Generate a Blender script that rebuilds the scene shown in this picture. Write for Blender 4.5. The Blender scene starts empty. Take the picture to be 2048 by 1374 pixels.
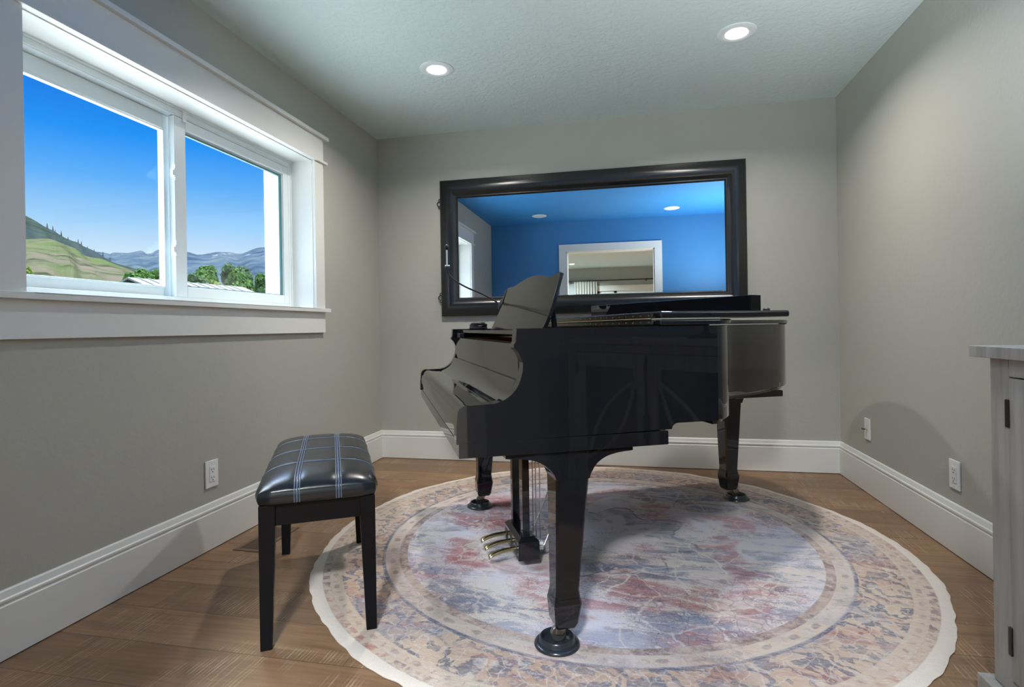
import bpy, bmesh, math, random
from mathutils import Vector, Matrix
C = bpy.context.scene.collection
R = math.radians
random.seed(4)

# ------------------------------------------------------------------ measured room
D, XL, XR, H = 3.927, 1.864, 1.341, 2.44        # back wall, left / right wall, ceiling
YF = 0.30                                       # face of the wall behind the piano's viewer
YA = -5.5                                       # far wall of the adjoining room
F, YAW, ROLL, CX, CY, EYE = 1100.47, -0.20744, -0.01575, 1024.0, 655.5, 0.9786


# ------------------------------------------------------------------ helpers
def lin(r, g, b):
    f = lambda c: (c / 255 / 12.92) if c / 255 <= 0.04045 else ((c / 255 + 0.055) / 1.055) ** 2.4
    return (f(r), f(g), f(b), 1.0)


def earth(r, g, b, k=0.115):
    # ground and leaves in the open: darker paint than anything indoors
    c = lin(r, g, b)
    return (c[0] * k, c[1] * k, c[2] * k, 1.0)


class NT:
    def __init__(s, name):
        s.m = bpy.data.materials.new(name); s.m.use_nodes = True
        s.t = s.m.node_tree; s.t.nodes.clear()
        s.out = s.n('ShaderNodeOutputMaterial')

    def n(s, typ, **kw):
        nd = s.t.nodes.new(typ)
        for k, v in kw.items():
            if k.startswith('i_'):
                key = k[2:]
                key = int(key) if key.isdigit() else key.replace('_', ' ')
                s.set(nd.inputs[key], v)
            else:
                setattr(nd, k, v)
        return nd

    def set(s, inp, v):
        if hasattr(v, 'is_linked'):
            s.t.links.new(v, inp)
        elif hasattr(v, 'outputs'):
            s.t.links.new(v.outputs[0], inp)
        else:
            inp.default_value = v

    def math(s, op, a, b=0.0, c=0.0):
        nd = s.n('ShaderNodeMath', operation=op)
        for i, v in enumerate((a, b, c)):
            s.set(nd.inputs[i], v)
        return nd.outputs[0]

    def mix(s, fac, a, b, blend='MIX'):
        nd = s.n('ShaderNodeMix', data_type='RGBA', blend_type=blend)
        s.set(nd.inputs[0], fac); s.set(nd.inputs[6], a); s.set(nd.inputs[7], b)
        return nd.outputs[2]

    def ramp(s, fac, stops, interp='LINEAR'):
        nd = s.n('ShaderNodeValToRGB'); cr = nd.color_ramp; cr.interpolation = interp
        while len(cr.elements) < len(stops):
            cr.elements.new(0.5)
        for e, (p, c) in zip(cr.elements, stops):
            e.position = p
            e.color = c if not isinstance(c, (int, float)) else (c, c, c, 1)
        s.set(nd.inputs[0], fac)
        return nd.outputs[0]

    def step(s, x, lo, hi):
        nd = s.n('ShaderNodeMapRange', interpolation_type='SMOOTHSTEP')
        s.set(nd.inputs[0], x); nd.inputs[1].default_value = lo; nd.inputs[2].default_value = hi
        return nd.outputs[0]

    def band(s, x, lo, hi, soft=0.003):
        return s.math('MULTIPLY', s.step(x, lo - soft, lo + soft), s.math('SUBTRACT', 1.0, s.step(x, hi - soft, hi + soft)))

    def bsdf(s, color, rough=0.5, bump=None, bstr=0.2, bdist=0.01, **kw):
        p = s.n('ShaderNodeBsdfPrincipled')
        s.set(p.inputs['Base Color'], color); s.set(p.inputs['Roughness'], rough)
        for k, v in kw.items():
            s.set(p.inputs[k.replace('_', ' ')], v)
        if bump is not None:
            b = s.n('ShaderNodeBump'); b.inputs['Strength'].default_value = bstr
            b.inputs['Distance'].default_value = bdist
            s.set(b.inputs['Height'], bump); s.t.links.new(b.outputs[0], p.inputs['Normal'])
        s.t.links.new(p.outputs[0], s.out.inputs[0])
        return p

    def noise(s, scale, detail=4.0, rough=0.5, vec=None, dist=0.0):
        nd = s.n('ShaderNodeTexNoise'); nd.inputs['Scale'].default_value = scale
        nd.inputs['Detail'].default_value = detail; nd.inputs['Roughness'].default_value = rough
        nd.inputs['Distortion'].default_value = dist
        if vec is not None:
            s.set(nd.inputs['Vector'], vec)
        return nd

    def obj(s):
        return s.n('ShaderNodeTexCoord').outputs['Object']

    def mapping(s, vec, scale=(1, 1, 1), rot=(0, 0, 0), loc=(0, 0, 0)):
        m = s.n('ShaderNodeMapping'); s.set(m.inputs[0], vec)
        m.inputs['Scale'].default_value = scale; m.inputs['Rotation'].default_value = rot
        m.inputs['Location'].default_value = loc
        return m.outputs[0]


def plain(name, color, rough=0.5, **kw):
    t = NT(name); t.bsdf(color, rough, **kw); return t.m


def link(name, me, mat=None, parent=None):
    o = bpy.data.objects.new(name, me); C.objects.link(o)
    if mat is not None:
        me.materials.append(mat)
    if parent is not None:
        o.parent = parent
    return o


def finish(name, bm, mat, parent=None, smooth=None, bevel=0.0, seg=2, fix=True):
    if fix:
        bmesh.ops.recalc_face_normals(bm, faces=bm.faces)
    if bevel:
        es = [e for e in bm.edges if len(e.link_faces) == 2 and e.calc_face_angle(0) > R(28)]
        bmesh.ops.bevel(bm, geom=es, offset=bevel, segments=seg, profile=0.5, affect='EDGES', clamp_overlap=True)
        if smooth is None:
            smooth = 40
    me = bpy.data.meshes.new(name); bm.to_mesh(me); bm.free()
    if smooth:
        me.shade_smooth(); me.set_sharp_from_angle(angle=R(smooth))
    o = link(name, me, mat, parent)
    if bevel:
        w = o.modifiers.new('weighted', 'WEIGHTED_NORMAL'); w.weight = 100; w.keep_sharp = True
    return o


def box(bm, x0, x1, y0, y1, z0, z1):
    x0, x1 = sorted((x0, x1)); y0, y1 = sorted((y0, y1)); z0, z1 = sorted((z0, z1))
    vs = [bm.verts.new(p) for p in ((x0, y0, z0), (x1, y0, z0), (x1, y1, z0), (x0, y1, z0),
                                    (x0, y0, z1), (x1, y0, z1), (x1, y1, z1), (x0, y1, z1))]
    for f in ((0, 3, 2, 1), (4, 5, 6, 7), (0, 1, 5, 4), (1, 2, 6, 5), (2, 3, 7, 6), (3, 0, 4, 7)):
        bm.faces.new([vs[i] for i in f])
    return vs


def boxes(name, lst, mat, parent=None, bevel=0.0, seg=2):
    bm = bmesh.new()
    for b in lst:
        box(bm, *b)
    return finish(name, bm, mat, parent, bevel=bevel, seg=seg)


def prism(bm, poly, a0, a1, put):
    """poly of 2D points pushed along a third axis; put(p, a) gives the 3D point"""
    A = [bm.verts.new(put(p, a0)) for p in poly]; B = [bm.verts.new(put(p, a1)) for p in poly]
    bm.faces.new(A); bm.faces.new(B[::-1])
    n = len(poly)
    for i in range(n):
        bm.faces.new((A[i], A[(i + 1) % n], B[(i + 1) % n], B[i]))


def loft(bm, rings, cap=True):
    vs = [[bm.verts.new(p) for p in r] for r in rings]
    n = len(rings[0])
    for a, b in zip(vs, vs[1:]):
        for i in range(n):
            bm.faces.new((a[i], a[(i + 1) % n], b[(i + 1) % n], b[i]))
    if cap:
        bm.faces.new(vs[0][::-1]); bm.faces.new(vs[-1])


def lathe(bm, prof, c=(0, 0, 0), n=40):
    rings = [[(c[0] + r * math.cos(2 * math.pi * i / n), c[1] + r * math.sin(2 * math.pi * i / n), c[2] + z) for i in range(n)]
             for r, z in prof]
    loft(bm, rings)


def tube(bm, pts, r, n=10, cap=True):
    pts = [Vector(p) for p in pts]
    rad = r if callable(r) else (lambda t: r)
    t0 = (pts[1] - pts[0]).normalized()
    nrm = t0.orthogonal().normalized()
    rings = []
    for i, p in enumerate(pts):
        t = (pts[min(i + 1, len(pts) - 1)] - pts[max(i - 1, 0)]).normalized()
        nrm = (nrm - t * nrm.dot(t)).normalized(); b = t.cross(nrm)
        rr = rad(i / (len(pts) - 1))
        rings.append([p + (nrm * math.cos(2 * math.pi * k / n) + b * math.sin(2 * math.pi * k / n)) * rr for k in range(n)])
    loft(bm, rings, cap)


def spline(pts, per=8, closed=False):
    out = []; n = len(pts); V = [Vector(p) for p in pts]
    for i in range(n if closed else n - 1):
        g = (lambda k: V[k % n]) if closed else (lambda k: V[min(max(k, 0), n - 1)])
        p0, p1, p2, p3 = g(i - 1), g(i), g(i + 1), g(i + 2)
        for s in range(per):
            t = s / per
            out.append(0.5 * ((2 * p1) + (p2 - p0) * t + (2 * p0 - 5 * p1 + 4 * p2 - p3) * t * t + (3 * p1 - p0 - 3 * p2 + p3) * t ** 3))
    if not closed:
        out.append(V[-1])
    return out


def arc(cx, cy, r, a0, a1, n=8):
    return [(cx + r * math.cos(R(a0 + (a1 - a0) * i / n)), cy + r * math.sin(R(a0 + (a1 - a0) * i / n))) for i in range(n + 1)]


def tag(o, label, cat, group=None):
    o['label'] = label; o['category'] = cat
    if group:
        o['group'] = group
    return o


def thing(name, label, cat, loc=(0, 0, 0), rz=0.0, group=None):
    o = bpy.data.objects.new(name, None); C.objects.link(o)
    o.empty_display_size = 0.1
    o.location = loc; o.rotation_euler = (0, 0, rz)
    return tag(o, label, cat, group)


def struct(o):
    o['kind'] = 'structure'
    return o


def copy_tree(o, parent=None):
    c = o.copy(); C.objects.link(c)
    if parent is not None:
        c.parent = parent
    for ch in list(o.children):
        copy_tree(ch, c)
    return c


# ------------------------------------------------------------------ materials
def wall_paint(name, col):
    t = NT(name); v = t.obj()
    n1 = t.noise(55, 3, 0.5, v); n2 = t.noise(3.0, 3, 0.5, v)
    h = t.ramp(n1.outputs[0], [(0.42, 0.0), (0.62, 1.0)])
    c = t.mix(t.math('MULTIPLY', n2.outputs[0], 0.12), col, (col[0] * .8, col[1] * .8, col[2] * .8, 1))
    t.bsdf(c, 0.55, h, 0.10, 0.002)
    return t.m


def ceiling_paint(name, col):
    t = NT(name); v = t.obj()
    n0 = t.noise(9, 3, 0.6, v)
    vv = t.n('ShaderNodeMix', data_type='RGBA'); vv.inputs[0].default_value = 0.06
    t.set(vv.inputs[6], v); t.t.links.new(n0.outputs[1], vv.inputs[7])
    n1 = t.noise(34, 4, 0.55, vv.outputs[2], 0.6)
    h = t.ramp(n1.outputs[0], [(0.46, 0.0), (0.52, 0.8), (0.62, 1.0)])
    t.bsdf(col, 0.7, h, 0.30, 0.004)
    return t.m


M = {}
M['wall'] = wall_paint('grey_wall_paint', (0.430, 0.424, 0.378, 1))
M['wall_hall'] = wall_paint('grey_green_hall_paint', (0.36, 0.385, 0.375, 1))
M['wall_mirror_cast'] = wall_paint('mirror_sky_cast_wall', (0.05, 0.225, 0.50, 1))  # sky blue of the mirror reflection put into the rear wall colour
M['ceil'] = ceiling_paint('knockdown_ceiling', (0.62, 0.72, 0.72, 1))
M['ceil_mirror_cast'] = ceiling_paint('mirror_sky_cast_ceiling', (0.030, 0.235, 0.58, 1))  # same reflected sky blue, put into the rear ceiling colour
M['trim'] = plain('white_trim_paint', (0.74, 0.74, 0.71, 1), 0.38)
M['vinyl'] = plain('white_vinyl', (0.76, 0.82, 0.83, 1), 0.3)
M['plate'] = plain('white_plastic', (0.80, 0.80, 0.78, 1), 0.3)
M['slot'] = plain('dark_slot', (0.05, 0.045, 0.04, 1), 0.6)
M['gasket'] = plain('dark_green_gasket', (0.02, 0.10, 0.10, 1), 0.5)


def gloss_black():
    t = NT('black_piano_lacquer'); v = t.obj()
    t.bsdf((0.0075, 0.008, 0.010, 1), 0.035, t.noise(1.4, 2, 0.5, v), 0.0012, 0.02,
           Specular_IOR_Level=0.42, Coat_Weight=0.2, Coat_Roughness=0.015)
    return t.m


M['lacquer'] = gloss_black()
M['desk'] = plain('brushed_black_lacquer', (.010, .010, .011, 1), .13, Specular_IOR_Level=0.6)
M['satin'] = plain('black_satin_wood', (0.0045, 0.0045, 0.006, 1), 0.30, Specular_IOR_Level=0.14)
M['brass'] = plain('aged_brass', (0.44, 0.37, 0.20, 1), 0.27, Metallic=1.0)
M['hinge'] = plain('bright_hinge_brass', (0.75, 0.66, 0.42, 1), 0.3, Metallic=1.0)
M['steel'] = plain('steel_rod', (0.66, 0.66, 0.64, 1), 0.25, Metallic=1.0)
M['caster'] = plain('grey_caster_metal', (0.30, 0.28, 0.25, 1), 0.32, Metallic=0.9)
M['rubber'] = plain('black_rubber', (0.012, 0.012, 0.013, 1), 0.5)
M['cup'] = plain('dark_plastic_cup', (0.022, 0.026, 0.033, 1), 0.22)
M['iron'] = plain('black_iron', (0.014, 0.013, 0.013, 1), 0.5)


def leather():
    t = NT('black_leather'); v = t.obj()
    vo = t.n('ShaderNodeTexVoronoi'); vo.inputs['Scale'].default_value = 420; t.set(vo.inputs['Vector'], v)
    t.bsdf((0.010, 0.011, 0.013, 1), 0.27, vo.outputs[0], 0.05, 0.001, Specular_IOR_Level=0.42)
    return t.m


M['leather'] = leather()
M['piping'] = plain('blue_grey_piping', (0.075, 0.10, 0.15, 1), 0.28)


def frame_black():
    t = NT('black_mirror_frame'); v = t.obj()
    n = t.noise(9, 5, 0.6, t.mapping(v, (0.6, 3, 3)))
    c = t.mix(t.ramp(n.outputs[0], [(0.55, 0.0), (0.75, 1.0)]), (0.009, 0.010, 0.011, 1), (0.017, 0.017, 0.017, 1))
    t.bsdf(c, 0.26, n.outputs[0], 0.05, 0.004, Specular_IOR_Level=0.6)
    return t.m


M['frame'] = frame_black()
M['mirror'] = plain('mirror_glass', (0.93, 0.94, 0.94, 1), 0.0, Metallic=1.0)


def glass():
    t = NT('window_glass')
    tr = t.n('ShaderNodeBsdfTransparent'); tr.inputs[0].default_value = (0.95, 0.97, 0.97, 1)
    gl = t.n('ShaderNodeBsdfGlossy'); gl.inputs['Roughness'].default_value = 0.0
    lw = t.n('ShaderNodeLayerWeight'); lw.inputs[0].default_value = 0.5
    fr = t.math('ADD', 0.025, t.math('MULTIPLY', t.math('POWER', lw.outputs[1], 5.0), 0.6))
    mx = t.n('ShaderNodeMixShader')
    t.t.links.new(fr, mx.inputs[0]); t.t.links.new(tr.outputs[0], mx.inputs[1]); t.t.links.new(gl.outputs[0], mx.inputs[2])
    t.t.links.new(mx.outputs[0], t.out.inputs[0])
    return t.m


M['glass'] = glass()


def floor_mat():
    t = NT('rough_sawn_oak_planks'); v = t.obj()
    br = t.n('ShaderNodeTexBrick'); br.offset = 0.37; br.offset_frequency = 2; br.squash = 1.0
    t.set(br.inputs['Vector'], t.mapping(v, loc=(0.33, 0.055, 0)))
    br.inputs['Color1'].default_value = (0, 0, 0, 1); br.inputs['Color2'].default_value = (1, 1, 1, 1)
    br.inputs['Mortar'].default_value = (0.5, 0.5, 0.5, 1)
    br.inputs['Scale'].default_value = 1.0; br.inputs['Brick Width'].default_value = 1.35
    br.inputs['Row Height'].default_value = 0.19; br.inputs['Mortar Size'].default_value = 0.0018
    br.inputs['Mortar Smooth'].default_value = 0.2; br.inputs['Bias'].default_value = 0.0
    # every plank takes its own slice of the grain
    sep = t.n('ShaderNodeSeparateColor'); t.set(sep.inputs[0], br.outputs[0])
    shift = t.n('ShaderNodeCombineXYZ'); t.set(shift.inputs[2], t.math('MULTIPLY', sep.outputs[0], 7.0))
    va = t.n('ShaderNodeVectorMath', operation='ADD'); t.set(va.inputs[0], v); t.set(va.inputs[1], shift.outputs[0])
    grain = t.noise(1.0, 8, 0.62, t.mapping(va.outputs[0], (2.6, 26, 5)), 0.8)
    big = t.noise(1.0, 4, 0.5, t.mapping(va.outputs[0], (1.8, 5, 3)), 1.6)
    knot = t.n('ShaderNodeTexWave', wave_type='RINGS', rings_direction='SPHERICAL'); t.set(knot.inputs['Vector'], t.mapping(va.outputs[0], (0.8, 5.5, 0.8)))
    knot.inputs['Scale'].default_value = 2.6; knot.inputs['Distortion'].default_value = 9; knot.inputs['Detail'].default_value = 3
    saw = t.n('ShaderNodeTexWave', bands_direction='X'); t.set(saw.inputs['Vector'], t.mapping(va.outputs[0], (1, 0.22, 1), (0, 0, 0.12)))
    saw.inputs['Scale'].default_value = 26; saw.inputs['Distortion'].default_value = 3.0; saw.inputs['Detail'].default_value = 3
    saw.inputs['Detail Scale'].default_value = 3.0
    sawfine = t.noise(1.0, 3, 0.6, t.mapping(va.outputs[0], (120, 4, 4)))
    mask = t.ramp(t.noise(1.0, 3, 0.5, t.mapping(va.outputs[0], (3.5, 6, 4))).outputs[0], [(0.46, 0.0), (0.62, 1.0)])
    sawm = t.math('MULTIPLY', t.math('MULTIPLY', t.step(saw.outputs[1], 0.45, 0.95), t.step(sawfine.outputs[0], 0.42, 0.62)), mask)
    base = t.ramp(sep.outputs[0], [(0.0, lin(142, 108, 79)), (0.35, lin(152, 119, 89)), (0.7, lin(131, 103, 79)), (1.0, lin(160, 125, 91))])
    c = t.mix(t.ramp(grain.outputs[0], [(0.35, 0.55), (0.62, 0.0)]), base, lin(98, 70, 47))
    c = t.mix(t.math('MULTIPLY', t.step(big.outputs[0], 0.52, 0.75), 0.55), c, lin(112, 86, 66))
    c = t.mix(t.math('MULTIPLY', t.step(knot.outputs[1], 0.7, 1.0), 0.14), c, lin(86, 60, 40))
    c = t.mix(t.math('MULTIPLY', sawm, 0.62), c, lin(192, 170, 142))
    c = t.mix(t.math('MULTIPLY', br.outputs[1], 0.6), c, lin(70, 48, 32))
    h = t.math('ADD', t.math('MULTIPLY', grain.outputs[0], 0.4), t.math('MULTIPLY', sawm, 0.35))
    h = t.math('SUBTRACT', h, t.math('MULTIPLY', br.outputs[1], 0.8))
    rough = t.math('ADD', 0.33, t.math('MULTIPLY', grain.outputs[0], 0.25))
    t.bsdf(c, rough, h, 0.28, 0.004)
    return t.m


M['floor'] = floor_mat()


def rug_mat():
    t = NT('faded_oriental_rug'); v = t.obj()
    wob = t.noise(7, 3, 0.55, v); wob2 = t.noise(22, 3, 0.55, v)

    def warp(src, nz, amt):
        s = t.n('ShaderNodeVectorMath', operation='SUBTRACT'); t.set(s.inputs[0], nz.outputs[1]); s.inputs[1].default_value = (.5, .5, .5)
        k = t.n('ShaderNodeVectorMath', operation='SCALE'); t.set(k.inputs[0], s.outputs[0]); k.inputs['Scale'].default_value = amt
        a = t.n('ShaderNodeVectorMath', operation='ADD'); t.set(a.inputs[0], src); t.set(a.inputs[1], k.outputs[0])
        return a.outputs[0]
    wv = warp(v, wob, 0.07)
    wv2 = warp(wv, wob2, 0.03)
    sep = t.n('ShaderNodeSeparateXYZ'); t.set(sep.inputs[0], v)
    x, y = sep.outputs[0], sep.outputs[1]
    r = t.math('POWER', t.math('ADD', t.math('MULTIPLY', x, x), t.math('MULTIPLY', y, y)), 0.5)
    th = t.math('ARCTAN2', y, x)
    sw = t.n('ShaderNodeSeparateXYZ'); t.set(sw.inputs[0], wv2)
    rw = t.math('POWER', t.math('ADD', t.math('MULTIPLY', sw.outputs[0], sw.outputs[0]), t.math('MULTIPLY', sw.outputs[1], sw.outputs[1])), 0.5)
    thw = t.math('ARCTAN2', sw.outputs[1], sw.outputs[0])
    sin = lambda a: t.math('SINE', a)
    mul = lambda a, b: t.math('MULTIPLY', a, b)
    add = lambda a, b: t.math('ADD', a, b)
    cream, tan = lin(226, 214, 204), lin(196, 168, 142)
    navy, slate, rust, red, plum = lin(66, 78, 106), lin(128, 138, 164), lin(172, 104, 90), lin(180, 94, 94), lin(124, 96, 102)
    lilac = lin(216, 211, 222)
    inv = lambda a: t.math('SUBTRACT', 1.0, a)
    # worn pile: every motif breaks up into short sideways fibres
    spk = t.noise(1.0, 5, 0.75, t.mapping(wv, (26, 90, 10), (0, 0, 0.08)))
    spf = t.noise(190, 2, 0.6, v)
    grit = add(mul(t.math('SUBTRACT', spk.outputs[0], 0.5), 0.55), mul(t.math('SUBTRACT', spf.outputs[0], 0.5), 0.30))

    def worn_step(src, lo, hi, k=0.45):
        return t.step(add(src, mul(grit, k)), lo, hi)
    streak = t.mapping(wv, (1.5, 5.5, 1), (0, 0, 0.10))
    s1 = t.noise(1.7, 7, 0.68, streak, 0.6); s2 = t.noise(2.2, 7, 0.70, t.mapping(streak, loc=(5, 3, 2)), 0.6)
    blot = t.noise(1.9, 4, 0.55, t.mapping(wv, loc=(1.3, 4.1, 0.7)), 0.5); blot2 = t.noise(2.2, 4, 0.55, t.mapping(wv, loc=(7.6, 2.2, 3.0)), 0.4)
    med = add(rw, mul(sin(mul(thw, 8.0)), 0.06))
    med2 = add(rw, mul(sin(add(mul(thw, 6.0), 2.2)), 0.10))
    petals = mul(sin(mul(thw, 14.0)), sin(mul(rw, 38.0)))
    vor = t.n('ShaderNodeTexVoronoi', feature='DISTANCE_TO_EDGE'); vor.inputs['Scale'].default_value = 5.0; t.set(vor.inputs['Vector'], wv2)
    vor2 = t.n('ShaderNodeTexVoronoi', feature='DISTANCE_TO_EDGE'); vor2.inputs['Scale'].default_value = 17.0; t.set(vor2.inputs['Vector'], wv2)
    vorc = t.n('ShaderNodeTexVoronoi', feature='F1'); vorc.inputs['Scale'].default_value = 10.0; t.set(vorc.inputs['Vector'], wv2)
    vord = t.n('ShaderNodeTexVoronoi', feature='F1'); vord.inputs['Scale'].default_value = 21.0; t.set(vord.inputs['Vector'], wv2)

    def area(cx, cy, rad):
        dx, dy = t.math('SUBTRACT', x, cx), t.math('SUBTRACT', y, cy)
        return inv(t.step(t.math('POWER', add(mul(dx, dx), mul(dy, dy)), 0.5), 0.0, rad))

    class Out:
        def __init__(s_, o): s_.outputs = [o]
    blot = Out(add(blot.outputs[0], mul(0.20, t.math('SUBTRACT', add(add(area(.50, -.53, .30), area(.25, -.72, .28)), mul(area(-.45, .1, .4), .7)), mul(area(.08, -.8, .25), .6)))))
    blot2 = Out(add(blot2.outputs[0], mul(0.18, t.math('SUBTRACT', add(area(.20, -.36, .26), mul(area(.36, .02, .22), .8)), mul(area(.5, -.53, .3), .6)))))
    c = t.mix(worn_step(blot2.outputs[0], 0.40, 0.62), lilac, cream)
    # broad red and navy areas of the field, thinned by wear
    redm = mul(worn_step(blot.outputs[0], 0.49, 0.62, 0.7), add(0.25, mul(worn_step(s1.outputs[0], 0.42, 0.58), 0.65)))
    c = t.mix(redm, c, t.mix(t.step(blot2.outputs[0], 0.4, 0.6), red, rust))
    navm = mul(worn_step(blot2.outputs[0], 0.49, 0.60, 0.7), add(0.12, mul(worn_step(s2.outputs[0], 0.44, 0.58), 0.75)))
    c = t.mix(navm, c, t.mix(t.step(blot.outputs[0], 0.35, 0.6), slate, navy))
    # ornament: lobed medallion, blossoms, vine lines
    c = t.mix(mul(mul(t.band(med, 0.25, 0.36, 0.01), worn_step(s2.outputs[0], 0.40, 0.56)), 0.62), c, slate)
    c = t.mix(mul(mul(t.band(med, 0.36, 0.375, 0.005), worn_step(s1.outputs[0], 0.36, 0.5)), 0.75), c, navy)
    c = t.mix(mul(t.band(med2, 0.47, 0.483, 0.004), 0.75), c, cream)
    c = t.mix(mul(mul(t.band(med2, 0.50, 0.66, 0.02), worn_step(s1.outputs[0], 0.44, 0.58)), 0.60), c, red)
    c = t.mix(mul(mul(t.step(med2, 0.70, 0.76), worn_step(s2.outputs[0], 0.46, 0.60)), 0.60), c, slate)
    c = t.mix(mul(worn_step(petals, 0.35, 0.60, 0.6), mul(worn_step(s2.outputs[0], 0.44, 0.60), 0.45)), c, plum)
    c = t.mix(mul(inv(worn_step(vord.outputs[0], 0.16, 0.26, 0.25)), mul(t.step(blot.outputs[0], 0.46, 0.58), 0.70)), c, cream)
    c = t.mix(mul(inv(t.step(vord.outputs[0], 0.07, 0.11)), mul(t.step(blot2.outputs[0], 0.44, 0.56), 0.65)), c, navy)
    c = t.mix(mul(inv(worn_step(vor.outputs[0], 0.008, 0.03, 0.02)), 0.50), c, cream)
    c = t.mix(mul(mul(inv(t.step(vor2.outputs[0], 0.012, 0.045)), worn_step(blot.outputs[0], 0.48, 0.62)), 0.45), c, navy)
    centre = c
    # --- outer field: tan with dense navy scrolls
    swirl = t.n('ShaderNodeTexWave', wave_type='BANDS', bands_direction='DIAGONAL'); t.set(swirl.inputs['Vector'], wv2)
    swirl.inputs['Scale'].default_value = 6; swirl.inputs['Distortion'].default_value = 13; swirl.inputs['Detail'].default_value = 3; swirl.inputs['Detail Scale'].default_value = 1.9
    f = t.mix(worn_step(blot.outputs[0], 0.4, 0.62), lin(202, 178, 156), lin(182, 150, 128))
    f = t.mix(mul(worn_step(swirl.outputs[1], 0.50, 0.72, 0.8), add(0.22, mul(worn_step(s2.outputs[0], 0.38, 0.56), 0.60))), f, lin(92, 96, 112))
    f = t.mix(mul(worn_step(s1.outputs[0], 0.52, 0.64), 0.55), f, rust)
    f = t.mix(mul(worn_step(blot2.outputs[0], 0.54, 0.62), 0.42), f, slate)
    f = t.mix(mul(inv(t.step(vorc.outputs[0], 0.15, 0.24)), 0.45), f, cream)
    f = t.mix(mul(inv(t.step(vord.outputs[0], 0.10, 0.16)), 0.40), f, navy)
    f = t.mix(mul(inv(t.step(vor2.outputs[0], 0.012, 0.04)), 0.38), f, cream)
    # --- ring bands, partly rubbed away
    worn = t.step(t.noise(5, 5, 0.65, wv).outputs[0], 0.40, 0.60)
    worn2 = worn_step(t.noise(24, 5, 0.7, v).outputs[0], 0.38, 0.56)

    def beads(nn, r0, dr, hard=0.25):
        q = t.math('DIVIDE', t.math('SUBTRACT', add(r, mul(t.math('SUBTRACT', wob2.outputs[0], 0.5), 0.02)), r0), dr)
        k = add(t.math('SUBTRACT', t.math('COSINE', add(mul(th, nn), mul(wob.outputs[0], 3.0))), mul(q, q)), mul(grit, 1.6))
        return t.step(k, 0.40 - hard, 0.40 + hard)
    col = t.mix(t.step(r, 0.987, 0.995), centre, f)
    dark = mul(add(0.30, mul(worn, 0.55)), add(0.25, mul(worn2, 0.75)))
    col = t.mix(t.band(r, 0.893, 0.928), col, t.mix(dark, lin(204, 184, 172), lin(112, 84, 82)))
    beige = lin(206, 186, 166)
    ring = t.mix(mul(beads(52, 0.956, 0.016), add(0.15, mul(worn, 0.55))), beige, lin(120, 104, 102))
    ring = t.mix(mul(t.step(sin(add(mul(th, 104.0), mul(wob2.outputs[0], 6.0))), 0.80, 0.95), mul(t.band(r, 0.945, 0.968), mul(worn2, 0.45))), ring, rust)
    col = t.mix(mul(t.band(r, 0.928, 0.987), add(0.50, mul(worn, 0.35))), col, ring)
    col = t.mix(mul(t.band(r, 0.985, 0.999), add(0.25, mul(worn, 0.6))), col, navy)
    ring2 = t.mix(mul(beads(70, 1.182, 0.013), add(0.08, mul(worn, 0.42))), beige, lin(142, 112, 104))
    ring2 = t.mix(mul(t.step(sin(add(mul(th, 140.0), mul(wob2.outputs[0], 8.0))), 0.75, 0.95), mul(t.band(r, 1.172, 1.192), mul(worn2, 0.45))), ring2, plum)
    col = t.mix(mul(t.band(r, 1.158, 1.204), 0.92), col, ring2)
    speck = t.mix(mul(add(mul(worn, 0.5), 0.35), mul(worn2, t.step(sin(add(mul(th, 120.0), mul(wob2.outputs[0], 14.0))), -0.7, 0.2))), beige, t.mix(t.step(blot2.outputs[0], .45, .55), plum, rust))
    col = t.mix(t.band(r, 1.204, 1.23), col, speck)
    col = t.mix(t.step(r, 1.228, 1.234), col, lin(226, 214, 200))
    col = t.mix(mul(t.step(add(spk.outputs[0], mul(spf.outputs[0], 0.4)), 0.66, 0.86), 0.38), col, lin(232, 226, 226))
    col = t.mix(mul(spf.outputs[0], 0.22), col, lin(150, 142, 140), 'MULTIPLY')
    col = t.mix(0.08, col, lin(190, 186, 192))
    t.bsdf(col, 0.95, add(spf.outputs[0], mul(spk.outputs[0], 0.5)), 0.45, 0.004, Specular_IOR_Level=0.1)
    return t.m


M['rug'] = rug_mat()


def cabinet_mat():
    t = NT('grey_washed_wood'); v = t.obj()
    n = t.noise(1.0, 6, 0.6, t.mapping(v, (30, 30, 2.2)), 0.4)
    c = t.mix(t.ramp(n.outputs[0], [(0.35, 0.0), (0.68, 1.0)]), lin(174, 174, 170), lin(148, 145, 140))
    t.bsdf(c, 0.5, n.outputs[0], 0.08, 0.003)
    return t.m


M['cab'] = cabinet_mat()


def lens_mat():
    t = NT('lit_lamp_lens'); e = t.n('ShaderNodeEmission'); e.inputs[0].default_value = (1, 0.95, 0.86, 1); e.inputs[1].default_value = 9.0
    t.t.links.new(e.outputs[0], t.out.inputs[0]); return t.m


M['lens'] = lens_mat()
M['lens_off'] = plain('frosted_lens', (0.62, 0.74, 0.92, 1), 0.4)  # pale blue cast of the mirror view put into the lens colour
M['vent'] = plain('brown_metal_vent', lin(104, 84, 68), 0.45)
M['curtain'] = plain('beige_curtain', lin(176, 172, 164), 0.9)


# ------------------------------------------------------------------ room shell
def shell(name, lst, mat):
    return struct(boxes(name, lst, mat))


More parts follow.
